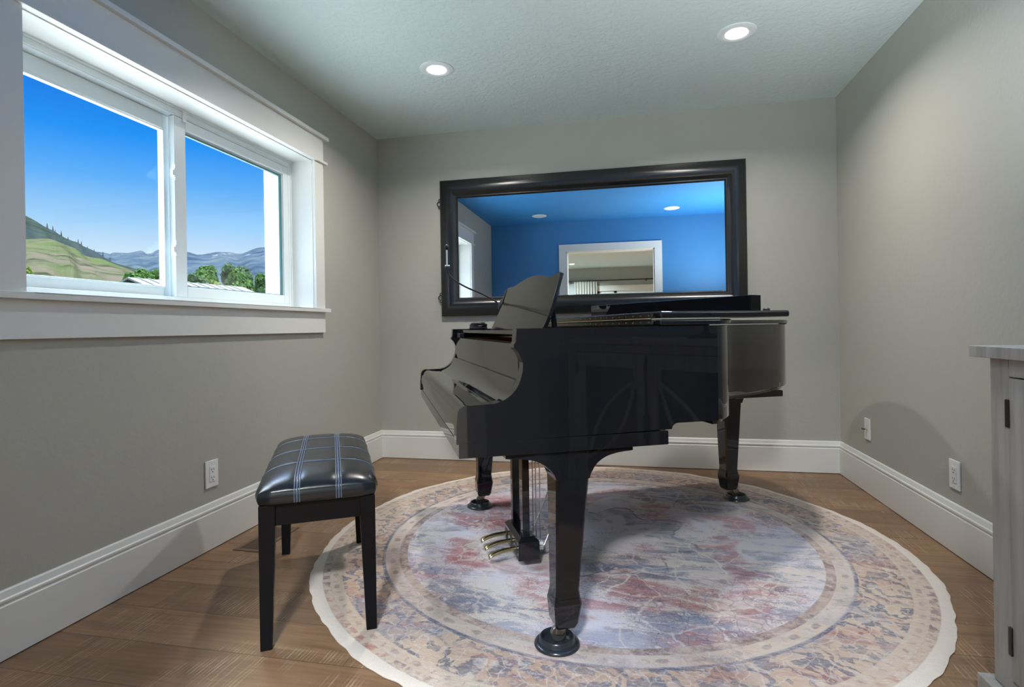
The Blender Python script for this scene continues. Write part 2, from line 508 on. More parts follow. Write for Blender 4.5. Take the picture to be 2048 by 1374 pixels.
T = 0.302
wy0, wy1, wz0, wz1 = 1.377, 3.022, 1.112, 2.016             # window opening
shell('floor', [(-XL, XR, YF, D, -0.06, 0.0)], M['floor'])
shell('wall_left', [(-XL - T, -XL, YA - .2, wy0, -0.06, H + .02), (-XL - T, -XL, wy1, D + .2, -0.06, H + .02),
                    (-XL - T, -XL, wy0, wy1, -0.06, wz0), (-XL - T, -XL, wy0, wy1, wz1, H + .02)], M['wall'])
shell('wall_right', [(XR, XR + .2, YF, D + .2, -0.06, H + .02)], M['wall'])
shell('wall_back', [(-XL, XR, D, D + .2, -0.06, H + .02)], M['wall'])
dx0, dx1, dz = -0.812, 0.362, 2.03                          # doorway behind the camera
shell('wall_front', [(-XL, dx0, YF - .012, YF, 1.30, H), (dx1, XR, YF - .012, YF, 1.30, H), (dx0, dx1, YF - .012, YF, dz, H)], M['wall_mirror_cast'])
shell('wall_front.002', [(-XL, dx0, YF - .012, YF, -0.06, 1.30), (dx1, XR, YF - .012, YF, -0.06, 1.30)], M['wall'])
shell('ceiling', [(-XL, XR, 2.06, D, H, H + .3)], M['ceil'])
shell('ceiling.001', [(-XL, XR, YF, 2.06, H, H + .3)], M['ceil_mirror_cast'])
# adjoining room seen through the doorway in the mirror
HXR = 2.6
shell('floor.001', [(-XL, HXR, YA, YF, -0.06, 0.0)], M['floor'])
shell('wall_front.001', [(-XL, dx0, YF - .14, YF - .012, -0.06, H), (dx1, HXR, YF - .14, YF - .012, -0.06, H), (dx0, dx1, YF - .14, YF - .012, dz, H)], M['wall_hall'])
shell('ceiling.002', [(-XL, HXR + .2, YA - .2, YF, H, H + .3)], M['ceil'])
hx0, hx1, hz0, hz1 = -0.70, 1.65, 0.95, 1.88
shell('wall_back.001', [(-XL, hx0, YA - .2, YA, -0.06, H), (hx1, HXR + .2, YA - .2, YA, -0.06, H), (hx0, hx1, YA - .2, YA, hz1, H), (hx0, hx1, YA - .2, YA, -0.06, hz0)], M['wall_hall'])
shell('wall_right.001', [(HXR, HXR + .2, YA, YF - .012, -0.06, H)], M['wall_hall'])

BASE = [(0, 0.004), (0.016, 0.004), (0.016, 0.162), (0.0125, 0.166), (0.0125, 0.171), (0.0165, 0.175), (0.0165, 0.182),
        (0.012, 0.186), (0.0075, 0.205), (0.0045, 0.2085), (0, 0.2095)]


def baseboard(name, put, a0, a1, parts=1):
    bm = bmesh.new(); prism(bm, BASE, a0, a1, put)
    o = finish(name, bm, M['trim'], smooth=25)
    return struct(o)


baseboard('baseboard_left', lambda p, a: (-XL + p[0], a, p[1]), YF, D)
baseboard('baseboard_right', lambda p, a: (XR - p[0], a, p[1]), YF, D)
baseboard('baseboard_back', lambda p, a: (a, D - p[0], p[1]), -XL + .0, XR - .0)
baseboard('baseboard_front', lambda p, a: (a, YF + p[0], p[1]), dx1 + .1, XR)

# doorway casing (seen in the mirror)
cz = 0.095
struct(boxes('door_1', [(dx0 - cz, dx0, YF, YF + .02, 0, dz + cz), (dx1, dx1 + cz, YF, YF + .02, 0, dz + cz), (dx0, dx1, YF, YF + .02, dz, dz + cz),
                        (dx0 - .004, dx0 + .015, YF - .14, YF, 0, dz), (dx1 - .015, dx1 + .004, YF - .14, YF, 0, dz), (dx0, dx1, YF - .14, YF, dz - .015, dz + .004)], M['trim']))

# ------------------------------------------------------------------ window
win = struct(bpy.data.objects.new('window_1', None)); C.objects.link(win)
X0, X1 = -2.095, -2.005


def ring(y0, y1, z0, z1, l, r, b, t, x0, x1):
    return [(x0, x1, y0, y0 + l, z0, z1), (x0, x1, y1 - r, y1, z0, z1), (x0, x1, y0 + l, y1 - r, z0, z0 + b), (x0, x1, y0 + l, y1 - r, z1 - t, z1)]


boxes('window_frame', ring(wy0, wy1 + .0, wz0, wz1 + .002, .03, .03, .032, .045, X0, X1) +
      [(X1, X1 + .006, wy0, wy1, wz1 - .014, wz1), (X1, X1 + .004, wy0, wy1, wz1 - .038, wz1 - .034), (X1, X1 + .005, wy1 - .012, wy1, wz0, wz1)], M['vinyl'], win, bevel=.002)
fixed = boxes('sash', ring(wy0 + .03, 2.165, wz0 + .032, wz1 - .045, .045, .052, .045, .07, -2.075, -2.048) +
              ring(wy0 + .07, 2.118, wz0 + .072, wz1 - .11, .006, .008, .008, .012, -2.062, -2.04), M['vinyl'], win, bevel=.002)
slid = boxes('sash', ring(2.135, 2.992, wz0 + .032, wz1 - .045, .066, .048, .05, .05, -2.038, -2.006) +
             ring(2.196, 2.95, wz0 + .076, wz1 - .089, .004, .012, .008, .014, -2.034, -2.018), M['vinyl'], win, bevel=.002)
boxes('gasket', ring(2.199, 2.938, wz0 + .083, wz1 - .102, .0035, .007, .0035, .010, -2.03, -2.016), M['gasket'], slid)
boxes('pane', [(-2.056, -2.053, wy0 + .07, 2.116, wz0 + .07, wz1 - .11)], M['glass'], fixed)
boxes('pane', [(-2.026, -2.023, 2.198, 2.95, wz0 + .078, wz1 - .09)], M['glass'], slid)
for zc in (1.71, 1.365):
    boxes('latch', [(-2.012, -1.994, 2.126, 2.137, zc - .035, zc + .035), (-2.006, -1.985, 2.112, 2.128, zc - .028, zc + .012),
                    (-1.998, -1.982, 2.100, 2.116, zc - .022, zc + .002)], M['vinyl'], slid, bevel=.003)
boxes('stop_tab', [(X1 + .006, X1 + .011, 2.178, 2.198, wz1 - .062, wz1 - .012), (X1 + .011, X1 + .013, 2.183, 2.193, wz1 - .05, wz1 - .036)], M['plate'], win, bevel=.001)
# drywall return / jamb liner and outside jamb
boxes('jamb', [(X1, -XL + .001, wy1 - .004, wy1 + .012, wz0, wz1), (X1, -XL + .001, wy0 - .012, wy0 + .004, wz0, wz1), (X1, -XL + .001, wy0, wy1, wz1 - .004, wz1 + .012),
               (-XL - T - .022, X0, wy1 - .005, wy1 + .02, wz0, wz1), (-XL - T - .022, X0, wy0 - .02, wy0 + .005, wz0, wz1),
               (-XL - T - .022, X0, wy0, wy1, wz1 - .004, wz1 + .03), (-XL - T - .03, X0, wy0, wy1, wz0 - .03, wz0 + .004)], M['trim'], win)

casing = struct(bpy.data.objects.new('trim_1', None)); C.objects.link(casing)
cw = 0.098
boxes('side_casing', [(-XL, -XL + .020, wy0 - cw, wy0, wz0, 2.016)], M['trim'], casing, bevel=.0015)
boxes('side_casing', [(-XL, -XL + .020, wy1, wy1 + cw, wz0, 2.016)], M['trim'], casing, bevel=.0015)
boxes('head_casing', [(-XL, -XL + .034, wy0 - cw - .03, wy1 + cw + .03, 2.016, 2.032), (-XL, -XL + .022, wy0 - cw, wy1 + cw, 2.032, 2.166),
                      (-XL, -XL + .042, wy0 - cw - .035, wy1 + cw + .035, 2.166, 2.188)], M['trim'], casing, bevel=.002)
boxes('stool', [(X1, -XL + .045, wy0, wy1, wz0 - .004, wz0 + .003), (-XL, -XL + .045, wy0 - cw - .025, wy1 + cw + .025, wz0 - .020, wz0 + .003)], M['trim'], casing, bevel=.003)
boxes('apron', [(-XL, -XL + .020, wy0 - cw, wy1 + cw, .967, wz0 - .020)], M['trim'], casing, bevel=.0015)

# window, curtain and rod of the adjoining room
w2 = struct(bpy.data.objects.new('window_2', None)); C.objects.link(w2)
boxes('window_frame', ring(hx0, hx1, hz0, hz1, .05, .05, .05, .05, 0, 1) and
      [(hx0, hx0 + .05, YA - .1, YA - .02, hz0, hz1), (hx1 - .05, hx1, YA - .1, YA - .02, hz0, hz1), (hx0, hx1, YA - .1, YA - .02, hz0, hz0 + .05), (hx0, hx1, YA - .1, YA - .02, hz1 - .05, hz1),
       (-.31, -.24, YA - .1, YA - .02, hz0, hz1), (.75, .81, YA - .1, YA - .02, hz0, hz1)], M['vinyl'], w2)
boxes('pane', [(hx0, hx1, YA - .06, YA - .055, hz0, hz1)], M['glass'], w2)
boxes('casing', [(hx0 - .1, hx1 + .1, YA, YA + .02, hz1, hz1 + .11), (hx0 - .12, hx1 + .12, YA, YA + .03, hz1 + .11, hz1 + .13), (hx0 - .1, hx0, YA, YA + .02, hz0, hz1),
                 (hx1, hx1 + .1, YA, YA + .02, hz0, hz1), (hx0 - .1, hx1 + .1, YA, YA + .03, hz0 - .1, hz0)], M['trim'], w2)
rod = thing('curtain_rod', 'dark curtain rod above the window of the room reflected in the mirror', 'curtain rod')
bm = bmesh.new(); tube(bm, [(-1.36, YA + .09, 2.13), (2.0, YA + .09, 2.13)], .014); finish('rod', bm, M['iron'], rod, smooth=40)
bm = bmesh.new(); tube(bm, [(-1.40, YA + .09, 2.13), (-1.36, YA + .09, 2.13)], .026); finish('finial', bm, M['iron'], rod, smooth=40)
boxes('bracket', [(-1.34, -1.31, YA, YA + .1, 2.10, 2.15)], M['iron'], rod)
boxes('bracket', [(.42, .45, YA, YA + .1, 2.10, 2.15)], M['iron'], rod)
bm = bmesh.new()
cols = []
for i in range(121):
    s = i / 120; xx = -1.24 + .54 * s
    row = []
    for k, z in enumerate((2.115, 2.0, 1.6, 1.0, .04)):
        a = .022 + .012 * k
        row.append(bm.verts.new((xx, YA + .09 + a * .9 * math.sin(s * 52 + .3 * math.sin(9 * s + k)) , z)))
    cols.append(row)
for a, b in zip(cols, cols[1:]):
    for k in range(4):
        bm.faces.new((a[k], b[k], b[k + 1], a[k + 1]))
cur = finish('curtain', bm, M['curtain'], smooth=180)
cur.modifiers.new('thick', 'SOLIDIFY').thickness = .006
tag(cur, 'pale gathered curtain hanging beside the window reflected in the mirror', 'curtain')


# ------------------------------------------------------------------ ceiling lamps
def downlight(x, y, lit, label, group, on=True, tint=(1.0, 0.95, 0.88), big=1.0):
    t = thing('downlight', label, 'ceiling light', (x, y, H), 0, group)
    bm = bmesh.new(); lathe(bm, [(.052, -.002), (.056, -.007), (.078, -.009), (.094, -.004), (.095, 0.002)], n=48)
    finish('trim_ring', bm, M['vinyl'], t, smooth=60)
    bm = bmesh.new(); lathe(bm, [(.056, -.003), (.056, -.0055), (.03, -.0065), (.002, -.007)], n=40)
    finish('lens', bm, M['lens'] if on else M['lens_off'], t, smooth=60)
    t.scale = (big, big, 1)
    if lit:
        l = bpy.data.lights.new('downlight', 'AREA'); l.shape = 'DISK'; l.size = .11; l.energy = lit
        l.color = tint; l.spread = R(150)
        o = bpy.data.objects.new('lamp_glow', l); C.objects.link(o); o.parent = t; o.location = (0, 0, -.012)
    return t


PW = 12.0
downlight(-1.03, 2.945, PW, 'round lit recessed light in the ceiling nearer the window', None)
downlight(.556, 2.934, PW, 'round lit recessed light in the ceiling nearer the right wall', None)
downlight(-1.10, .78, 0, 'pale unlit ceiling light reflected at left in the mirror', None, False)
downlight(.55, .80, 0, 'pale unlit ceiling light reflected at right in the mirror', None, False)
downlight(-1.2, -4.5, 44, 'small lit ceiling light of the next room, seen in the mirror', None, True, (.74, .94, 1))
downlight(.9, -2.6, 28, 'added unseen ceiling light of the next room above its middle', None, True, (.74, .94, 1))  # added lamp, brightens the next room
downlight(-.2, -1.1, 140, 'added unseen ceiling light of the next room nearest the doorway', None, True, (.92, .975, 1), 3.0)  # added wide lamp, throws fill light through the doorway


# ------------------------------------------------------------------ wall plates
def plate(name, label, side, yc, zc, w, h, cable=False, group=None):
    sx = 1 if side == 'left' else -1
    t = thing(name, label, 'outlet' if not cable else 'cable outlet', (-XL if sx > 0 else XR, yc, zc), 0 if sx > 0 else math.pi, group)
    boxes('wall_plate', [(0, .007, -w / 2, w / 2, -h / 2, h / 2)], M['plate'], t, bevel=.003)
    if cable:
        bm = bmesh.new(); tube(bm, [(.006, 0, 0), (.016, 0, 0)], .0055); finish('connector', bm, M['hinge'], t, smooth=40)
        bm = bmesh.new(); tube(bm, spline([(.014, 0, 0), (.03, .002, .0), (.036, .010, .006)], 5), .003); finish('cable_end', bm, M['rubber'], t, smooth=40)
    else:
        f = boxes('receptacle', [(.006, .0095, -.017, .017, -.034, .034)], M['plate'], t, bevel=.001)
        sl = []
        for z in (-.018, .018):
            sl += [(.009, .0102, -.0075, -.0055, z - .002, z + .008), (.009, .0102, .0055, .0075, z - .002, z + .007), (.009, .0102, -.0025, .0025, z - .011, z - .0065)]
        boxes('slots', sl, M['slot'], f)
        boxes('screw', [(.0068, .0078, -.003, .003, .045, .051)], M['plate'], t)
        boxes('screw', [(.0068, .0078, -.003, .003, -.051, -.045)], M['plate'], t)
    return t


plate('wall_outlet', 'white double outlet on the left wall beside the piano bench', 'left', 2.163, .337, .078, .122)
plate('wall_outlet', 'white double outlet on the right wall near the cabinet', 'right', 2.648, .331, .078, .122)
plate('cable_outlet', 'narrow white cable plate low on the right wall, nearer the back corner', 'right', 3.51, .365, .072, .122, True)

# floor register
t = thing('floor_vent', 'brown slotted floor register beside the left baseboard behind the bench', 'floor vent', (-1.682, 2.305, 0))
boxes('vent_frame', ring(-.152, .152, 0.0005, .004, .02, .02, 1, 1, -.068, .068)[:2] + [(-.068, -.048, -.135, .135, .0005, .004), (.048, .068, -.135, .135, .0005, .004)], M['vent'], t, bevel=.001)
sl = []
for i in range(26):
    yy = -.128 + i * .0102
    sl.append((-.048, .048, yy, yy + .0045, .001, .0035))
boxes('slats', sl, M['vent'], t)
boxes('vent_opening', [(-.05, .05, -.133, .133, .0002, .0008)], M['slot'], t)

# ------------------------------------------------------------------ rug
bm = bmesh.new()
RC = (-.123, 2.577)
rnd = random.Random(7)
ph = [rnd.random() * 6.28 for _ in range(12)]
NA = 720


def edge(a):
    return 1.272 + sum(q * math.sin(a * k + ph[i]) for i, (k, q) in enumerate(((3, .004), (7, .0035), (13, .003), (23, .0016), (37, .0012)))) + .0015 * math.sin(61 * a + ph[6]) + .0012 * math.sin(97 * a + ph[7])


prof = [(0, .0075), (.5, .0075), (.9, .0075), (.97, .0078), (.992, .0072), (1.0, .004), (.999, .0008)]
rings = []
for k, (f, z) in enumerate(prof):
    row = []
    for i in range(NA):
        a = 2 * math.pi * i / NA
        rr = edge(a) * f
        dz = (.003 * max(0, math.sin(17 * a + ph[8])) if k in (3, 4) else 0)
        row.append((rr * math.cos(a), rr * math.sin(a), z + dz))
    rings.append(row)
vs = [[bm.verts.new(p) for p in r] for r in rings[1:]]
cv = bm.verts.new((0, 0, .0075))
for i in range(NA):
    bm.faces.new((cv, vs[0][i], vs[0][(i + 1) % NA]))
for a, b in zip(vs, vs[1:]):
    for i in range(NA):
        bm.faces.new((a[i], b[i], b[(i + 1) % NA], a[(i + 1) % NA]))
rug = finish('round_rug', bm, M['rug'], smooth=60)
rug.location = (RC[0], RC[1], 0)
tag(rug, 'round faded cream, blue and red oriental rug under the piano', 'rug')
RZ = .0077

# ------------------------------------------------------------------ wall mirror
mt = thing('wall_mirror', 'large landscape mirror in a wide black frame on the back wall above the piano', 'mirror', (-.285, D, 1.575))
mx, mz = 1.068, .503                      # half size
FP = [(0, .004), (0, .030), (.006, .036), (.014, .038), (.040, .052), (.062, .056), (.085, .050), (.108, .034), (.119, .026), (.126, .026), (.130, .020), (.130, .008), (.10, .004)]
bm = bmesh.new()
rows = []
for sx, sz in ((-1, -1), (1, -1), (1, 1), (-1, 1)):
    rows.append([bm.verts.new((sx * (mx - w), -d, sz * (mz - w))) for w, d in FP])
for i in range(4):
    a, b = rows[i], rows[(i + 1) % 4]
    for k in range(len(FP)):
        kk = (k + 1) % len(FP)
        bm.faces.new((a[k], b[k], b[kk], a[kk]))
finish('mirror_frame', bm, M['frame'], mt, smooth=28)
gi = .128
tilt = .0012
bm = bmesh.new()
gx, gz = mx - gi, mz - gi
bv = .007
o4 = [bm.verts.new(p) for p in ((-gx, -.0125 - tilt, -gz), (gx, -.0125 - tilt, -gz), (gx, -.0125 + tilt, gz), (-gx, -.0125 + tilt, gz))]
i4 = [bm.verts.new(p) for p in ((-gx + bv, -.015 - tilt, -gz + bv), (gx - bv, -.015 - tilt, -gz + bv), (gx - bv, -.015 + tilt, gz - bv), (-gx + bv, -.015 + tilt, gz - bv))]
b4 = [bm.verts.new(p) for p in ((-gx, -.009, -gz), (gx, -.009, -gz), (gx, -.009, gz), (-gx, -.009, gz))]
bm.faces.new(i4); bm.faces.new(b4[::-1])
for i in range(4):
    j = (i + 1) % 4
    bm.faces.new((o4[i], o4[j], i4[j], i4[i])); bm.faces.new((b4[i], b4[j], o4[j], o4[i]))
finish('mirror_glass', bm, M['mirror'], mt)
for zz in (.335, -.365):
    bm = bmesh.new()
    for dzz, rr, off in ((0, .017, .012), (.026, .011, .006), (-.026, .011, .006)):
        ps = [(-mx - off + rr * math.cos(a * math.pi / 8), -.012, zz + dzz + rr * math.sin(a * math.pi / 8)) for a in range(17)]
        tube(bm, ps, .0032, 6)
    finish('ring_hook', bm, M['iron'], mt, smooth=60)

# ------------------------------------------------------------------ grand piano (local x: keyboard -> tail, y: treble -> bass)
ANG = R(25.245)
P = thing('grand_piano', 'glossy black grand piano with folded lid on the round rug', 'piano', (-.227, 1.673, 0), ANG)
V0, V1 = -.075, 1.425
L = M['lacquer']
uz = lambda p, a: (p[0], a, p[1])

arm = [(-.13, .976), (-.133, .938), (-.139, .930), (-.139, .921), (-.128, .910)] + \
      [(p[0], p[1]) for p in spline([(-.122, .900), (-.113, .875), (-.116, .845), (-.128, .812), (-.148, .787), (-.175, .770), (-.200, .763)], 4)] + \
      [(-.262, .761)] + arc(-.278, .735, .027, 75, 170, 7) + [(-.308, .70), (-.309, .653), (.345, .659), (.357, .659)] + \
      arc(.378, .656, .021, 172, 92, 5) + [(.52, .677), (.52, .976)]
for a0, a1 in ((V0, V0 + .05), (V1 - .05, V1)):
    bm = bmesh.new(); prism(bm, arm, a0, a1, uz)
    finish('arm', bm, L, P, bevel=.0025, seg=2)
# curved rim, from the treble side round the tail to the bass side
plan = [(.50, V0), (.545, V0 + .010), (.60, V0 + .062), (.655, .085), (.715, .205), (.80, .335), (.91, .420), (1.06, .490), (1.22, .570), (1.36, .655), (1.47, .770),
        (1.545, .920), (1.575, 1.08), (1.555, 1.23), (1.485, 1.345), (1.37, 1.408), (1.22, V1), (.9, V1), (.52, V1)]
path = spline([(p[0], p[1], 0) for p in plan], 8)
# tangent-continuous start
path = [Vector((.40, V0, 0)), Vector((.46, V0, 0))] + path[1:]


def offset(path, d):
    out = []
    for i, p in enumerate(path):
        t = (path[min(i + 1, len(path) - 1)] - path[max(i - 1, 0)]).normalized()
        out.append(p + Vector((-t.y, t.x, 0)) * d)
    return out


def wall(bm, path, z0, z1, th):
    ins = offset(path, th)
    rings = []
    for p, q in zip(path, ins):
        rings.append([(p.x, p.y, z0 + .004), (p.x, p.y, z1 - .002), (p.x * .99 + q.x * .01, p.y * .99 + q.y * .01, z1 - .0005), (p.x * .9 + q.x * .1, p.y * .9 + q.y * .1, z1),
                      (q.x, q.y, z1), (q.x, q.y, z0), (p.x * .9 + q.x * .1, p.y * .9 + q.y * .1, z0)])
    loft(bm, rings)


rim_path = [p for p in path if p.x > .515 or p.y > 1.0]
rim_path = [Vector((.518, V0, 0))] + [p for p in path[2:] if (p.x > .522)] + [Vector((.518, V1, 0))]
bm = bmesh.new(); wall(bm, rim_path, .677, .976, .04)
finish('rim', bm, L, P, smooth=50)
# underside: bottom board, key bed and beams
inn = offset(rim_path, .02)
bm = bmesh.new(); prism(bm, [(p.x, p.y) for p in inn], .662, .684, lambda p, a: (p[0], p[1], a)); finish('bottom_board', bm, L, P)
boxes('key_bed', [(-.302, .345, V0 - .0015, V1 + .0015, .613, .655)], L, P, bevel=.002)
boxes('tail_beam', [(.55, 1.33, .62, .72, .635, .664), (.55, 1.42, 1.15, 1.25, .635, .664), (1.20, 1.50, .86, 1.30, .628, .663)], L, P, bevel=.003)
inn2 = offset(rim_path, .045)
bm = bmesh.new(); prism(bm, [(p.x, p.y) for p in inn2], .86, .872, lambda p, a: (p[0], p[1], a)); finish('soundboard', bm, plain('spruce', lin(190, 140, 84), .4), P)
boxes('pin_block', [(-.07, .50, V0 + .05, V1 - .05, .90, .93)], plain('gold_plate', lin(150, 112, 60), .35, Metallic=.6), P)

# fallboard (closed), name board, shelf
fall = [(-.301, .656), (-.303, .690), (-.305, .694), (-.305, .712), (-.301, .735)] + arc(-.272, .733, .026, 170, 85, 7) + [(-.235, .7565), (-.205, .756)] + \
       [(p[0], p[1]) for p in spline([(-.205, .756), (-.178, .764), (-.152, .780), (-.134, .802), (-.124, .822)], 4)][1:] + [(-.116, .822), (-.116, .80), (-.15, .745), (-.20, .72), (-.28, .70), (-.285, .656)]
bm = bmesh.new(); prism(bm, fall, V0 + .052, V1 - .052, uz); finish('fallboard', bm, L, P, bevel=.0012)
boxes('name_board', [(-.115, -.095, V0 + .051, V1 - .051, .80, .930)], L, P, bevel=.002)
boxes('key_slip', [(-.298, -.286, V0 + .051, V1 - .051, .655, .70)], L, P)
boxes('music_shelf', [(-.105, .30, V0 + .055, 1.16, .957, .971)], L, P, bevel=.003)

# music desk
dk = .3236; dn = math.sqrt(1 + dk * dk)
d0 = (.048, .977)


def desk_pt(s, v, off=0.0):
    # s up the slope, off backwards
    return (d0[0] + s * dk / dn + off / dn, v, d0[1] + s / dn - off * dk / dn)


def desk_part(name, poly, off0, off1, parent, bev=.0018):
    bm = bmesh.new(); prism(bm, poly, off0, off1, lambda p, a: desk_pt(p[1], p[0], a))
    return finish(name, bm, M['desk'], parent, bevel=bev)


top = [(p[0], p[1]) for p in spline([(.243, .205), (.262, .2095), (.30, .205), (.36, .202), (.43, .2085), (.51, .222), (.59, .2295), (.67, .231), (.75, .2285), (.83, .2215), (.91, .213), (.98, .2095), (1.04, .2125), (1.078, .2115)], 4)]
desk = desk_part('music_desk', [(.236, .045), (.233, .09), (.236, .13), (.240, .17), (.241, .195)] + top + [(1.092, .196), (1.096, .17), (1.09, .140), (1.09, .136), (.236, .0445)][:-1], 0, .014, P)
desk_part('lower_panel', [(.262, -.006), (.250, .010), (.243, .030), (.238, .0415), (1.090, .1325), (1.135, .075), (1.20, -.006)], 0, .014, desk)
hs_ = desk_part('hinge_strip', [(.246, .036), (.246, .052), (1.08, .141), (1.08, .125)], .004, .010, desk); hs_.data.materials[0] = M['satin']
desk_part('end_strip', [(1.0975, .126), (1.112, .126), (1.116, .200), (1.0985, .202)], -.004, .016, desk)
bm = bmesh.new(); prism(bm, [(.083, 1.050), (.096, 1.056), (.106, .972), (.091, .972)], .268, .290, uz); finish('strut', bm, M['satin'], desk, bevel=.002)
bm = bmesh.new(); prism(bm, [(.083, 1.050), (.096, 1.056), (.106, .972), (.091, .972)], 1.05, 1.072, uz); finish('strut', bm, M['satin'], desk, bevel=.002)

# lid: main leaf on the rim, front leaf folded back on top of it, long hinge along the fold
over = offset(rim_path, -.012)
LZ0, LZ1, LZ2, LZ3 = .9795, .9970, 1.0010, 1.0215
lp = [(.318, V0 - .010)] + [(p.x, p.y) for p in over if p.x > .52] + [(.318, V1 + .010)]
bm = bmesh.new(); prism(bm, lp, LZ0, LZ1, lambda p, a: (p[0], p[1], a))
lid = finish('lid', bm, L, P, bevel=.006, seg=4)
boxes('gap_blocker', [(.325, .50, V0 + .012, V0 + .03, .9755, .9796)], M['rubber'], lid)  # black strips added to block light through the gap under the lid
boxes('gap_blocker', [(.325, .345, V0 + .03, V1 - .03, .9755, .9796)], M['rubber'], lid)
boxes('lid_pad', [(1.40, 1.425, .705, .73, .975, .9799)], M['rubber'], lid)
boxes('lid_pad', [(.44, .46, V0 + .01, V0 + .03, .975, .9799)], M['rubber'], lid)
bm = bmesh.new(); box(bm, .318, .778, V0 - .012, V1 + .012, LZ2, LZ3)
flap = finish('lid_flap', bm, L, P, bevel=.006, seg=4)
hg = boxes('hinge', [(.3145, .319, V0 + .040, V1 - .040, LZ0 + .0030, LZ1 - .0020), (.3145, .319, V0 + .040, V1 - .040, LZ2 + .0020, LZ3 - .0052)], plain('dull_brass_strip', (.24, .215, .165, 1), .34, Metallic=1.0), P)
bm = bmesh.new(); tube(bm, [(.3135, V0 + .040, .5 * (LZ1 + LZ2)), (.3135, V1 - .040, .5 * (LZ1 + LZ2))], .0024, 8); finish('hinge_pin', bm, M['hinge'], hg, smooth=60)
k = V0 + .06
while k < V1 - .03:
    for z in (LZ0 + .0085, LZ2 + .0085):
        boxes('screw', [(.3132, .3148, k - .0018, k + .0018, z - .0018, z + .0018)], M['steel'], hg)
    k += .055
bm = bmesh.new(); lathe(bm, [(.011, 0), (.011, .006), (.008, .009), (.001, .010)], (.735, -.03, LZ3), 20); finish('bumper', bm, M['rubber'], flap, smooth=40)


# legs
def leg(cu, cv, name='leg'):
    # cu, cv: middle of the leg at the floor; sections as (z, u0, u1, v0, v1)
    sec = [(.612, -.012, .093, -.050, .050), (.526, -.012, .092, -.050, .050), (.185, -.013, .060, -.037, .037), (.165, -.016, .063, -.039, .039), (.148, -.020, .066, -.043, .043),
           (.140, -.020, .066, -.043, .043), (.085, -.016, .056, -.037, .037), (.072, -.010, .050, -.031, .031)]
    bm = bmesh.new()
    rings = []
    for z, a, b, c, d in sec:
        ch = .006
        rings.append([(cu + a + ch, cv + c, z), (cu + b - ch, cv + c, z), (cu + b, cv + c + ch, z), (cu + b, cv + d - ch, z), (cu + b - ch, cv + d, z), (cu + a + ch, cv + d, z), (cu + a, cv + d - ch, z), (cu + a, cv + c + ch, z)])
    loft(bm, rings)
    lg = finish(name, bm, L, P, smooth=20)
    # curved bracket under the key bed
    br = [(cu - .165, .6145), (cu - .165, .599), (cu - .150, .597)] + [(p[0], p[1]) for p in spline([(cu - .150, .597), (cu - .110, .594), (cu - .072, .585), (cu - .040, .566), (cu - .020, .543), (cu - .0125, .524)], 4)][1:] + \
         [(cu + .0925, .524)] + [(p[0], p[1]) for p in spline([(cu + .0925, .524), (cu + .098, .540), (cu + .116, .566), (cu + .145, .585), (cu + .185, .595), (cu + .222, .598)], 4)][1:] + [(cu + .234, .599), (cu + .234, .6145)]
    bm = bmesh.new(); prism(bm, br, cv - .0525, cv + .0525, uz)
    finish('leg_bracket', bm, L, lg, bevel=.0015)
    # caster
    bm = bmesh.new()
    wz = RZ + .0115 + .0235
    prism(bm, [(.0235 * math.cos(a * math.pi / 12), .0235 * math.sin(a * math.pi / 12)) for a in range(24)], -.008, .008, lambda p, a: (cu + .004 + p[0], cv + .008 + a, wz + p[1]))
    finish('caster_wheel', bm, M['caster'], lg, bevel=.002)
    bm = bmesh.new()
    for sgn in (-1, 1):
        prism(bm, [(-.012, .002), (.012, -.004), (.034, .034), (.034, .045), (-.004, .045)], .0105 * sgn, .0145 * sgn, lambda p, a: (cu + .004 + p[0], cv + .008 + a, wz + p[1]))
    box(bm, cu - .004, cu + .04, cv - .012, cv + .028, .0690, .0745)
    finish('caster_fork', bm, M['caster'], lg, bevel=.002)
    return lg


leg(0, -.007)
leg(0, 1.351)
# tail leg: same turned foot, its own bracket under the bottom board
cu, cv = 1.345, 1.075
bm = bmesh.new(); rings = []
for z, a, b in ((.630, -.047, .058), (.545, -.047, .058), (.185, -.035, .037), (.165, -.038, .040), (.148, -.042, .044), (.140, -.042, .044), (.085, -.036, .036), (.072, -.030, .030)):
    ch = .006; c, d = -.046 if z > .3 else a, .046 if z > .3 else b
    rings.append([(cu + a + ch, cv + c, z), (cu + b - ch, cv + c, z), (cu + b, cv + c + ch, z), (cu + b, cv + d - ch, z), (cu + b - ch, cv + d, z), (cu + a + ch, cv + d, z), (cu + a, cv + d - ch, z), (cu + a, cv + c + ch, z)])
loft(bm, rings); lg = finish('leg', bm, L, P, smooth=20)
br = [(cu - .15, .6295), (cu - .15, .618)] + [(p[0], p[1]) for p in spline([(cu - .15, .618), (cu - .10, .610), (cu - .066, .588), (cu - .048, .548)], 4)][1:] + \
     [(cu + .060, .548)] + [(p[0], p[1]) for p in spline([(cu + .060, .548), (cu + .078, .585), (cu + .110, .605), (cu + .155, .612)], 4)][1:] + [(cu + .155, .6295)]
bm = bmesh.new(); prism(bm, br, cv - .0485, cv + .0485, uz); finish('leg_bracket', bm, L, lg, bevel=.0015)
bm = bmesh.new(); wz = RZ + .035
prism(bm, [(.0235 * math.cos(a * math.pi / 12), .0235 * math.sin(a * math.pi / 12)) for a in range(24)], -.008, .008, lambda p, a: (1.392 + p[0], 1.085 + a, wz + p[1]))
finish('caster_wheel', bm, plain('dull_brass_caster', (.20, .15, .09, 1), .35, Metallic=.8), lg, bevel=.002)
bm = bmesh.new()
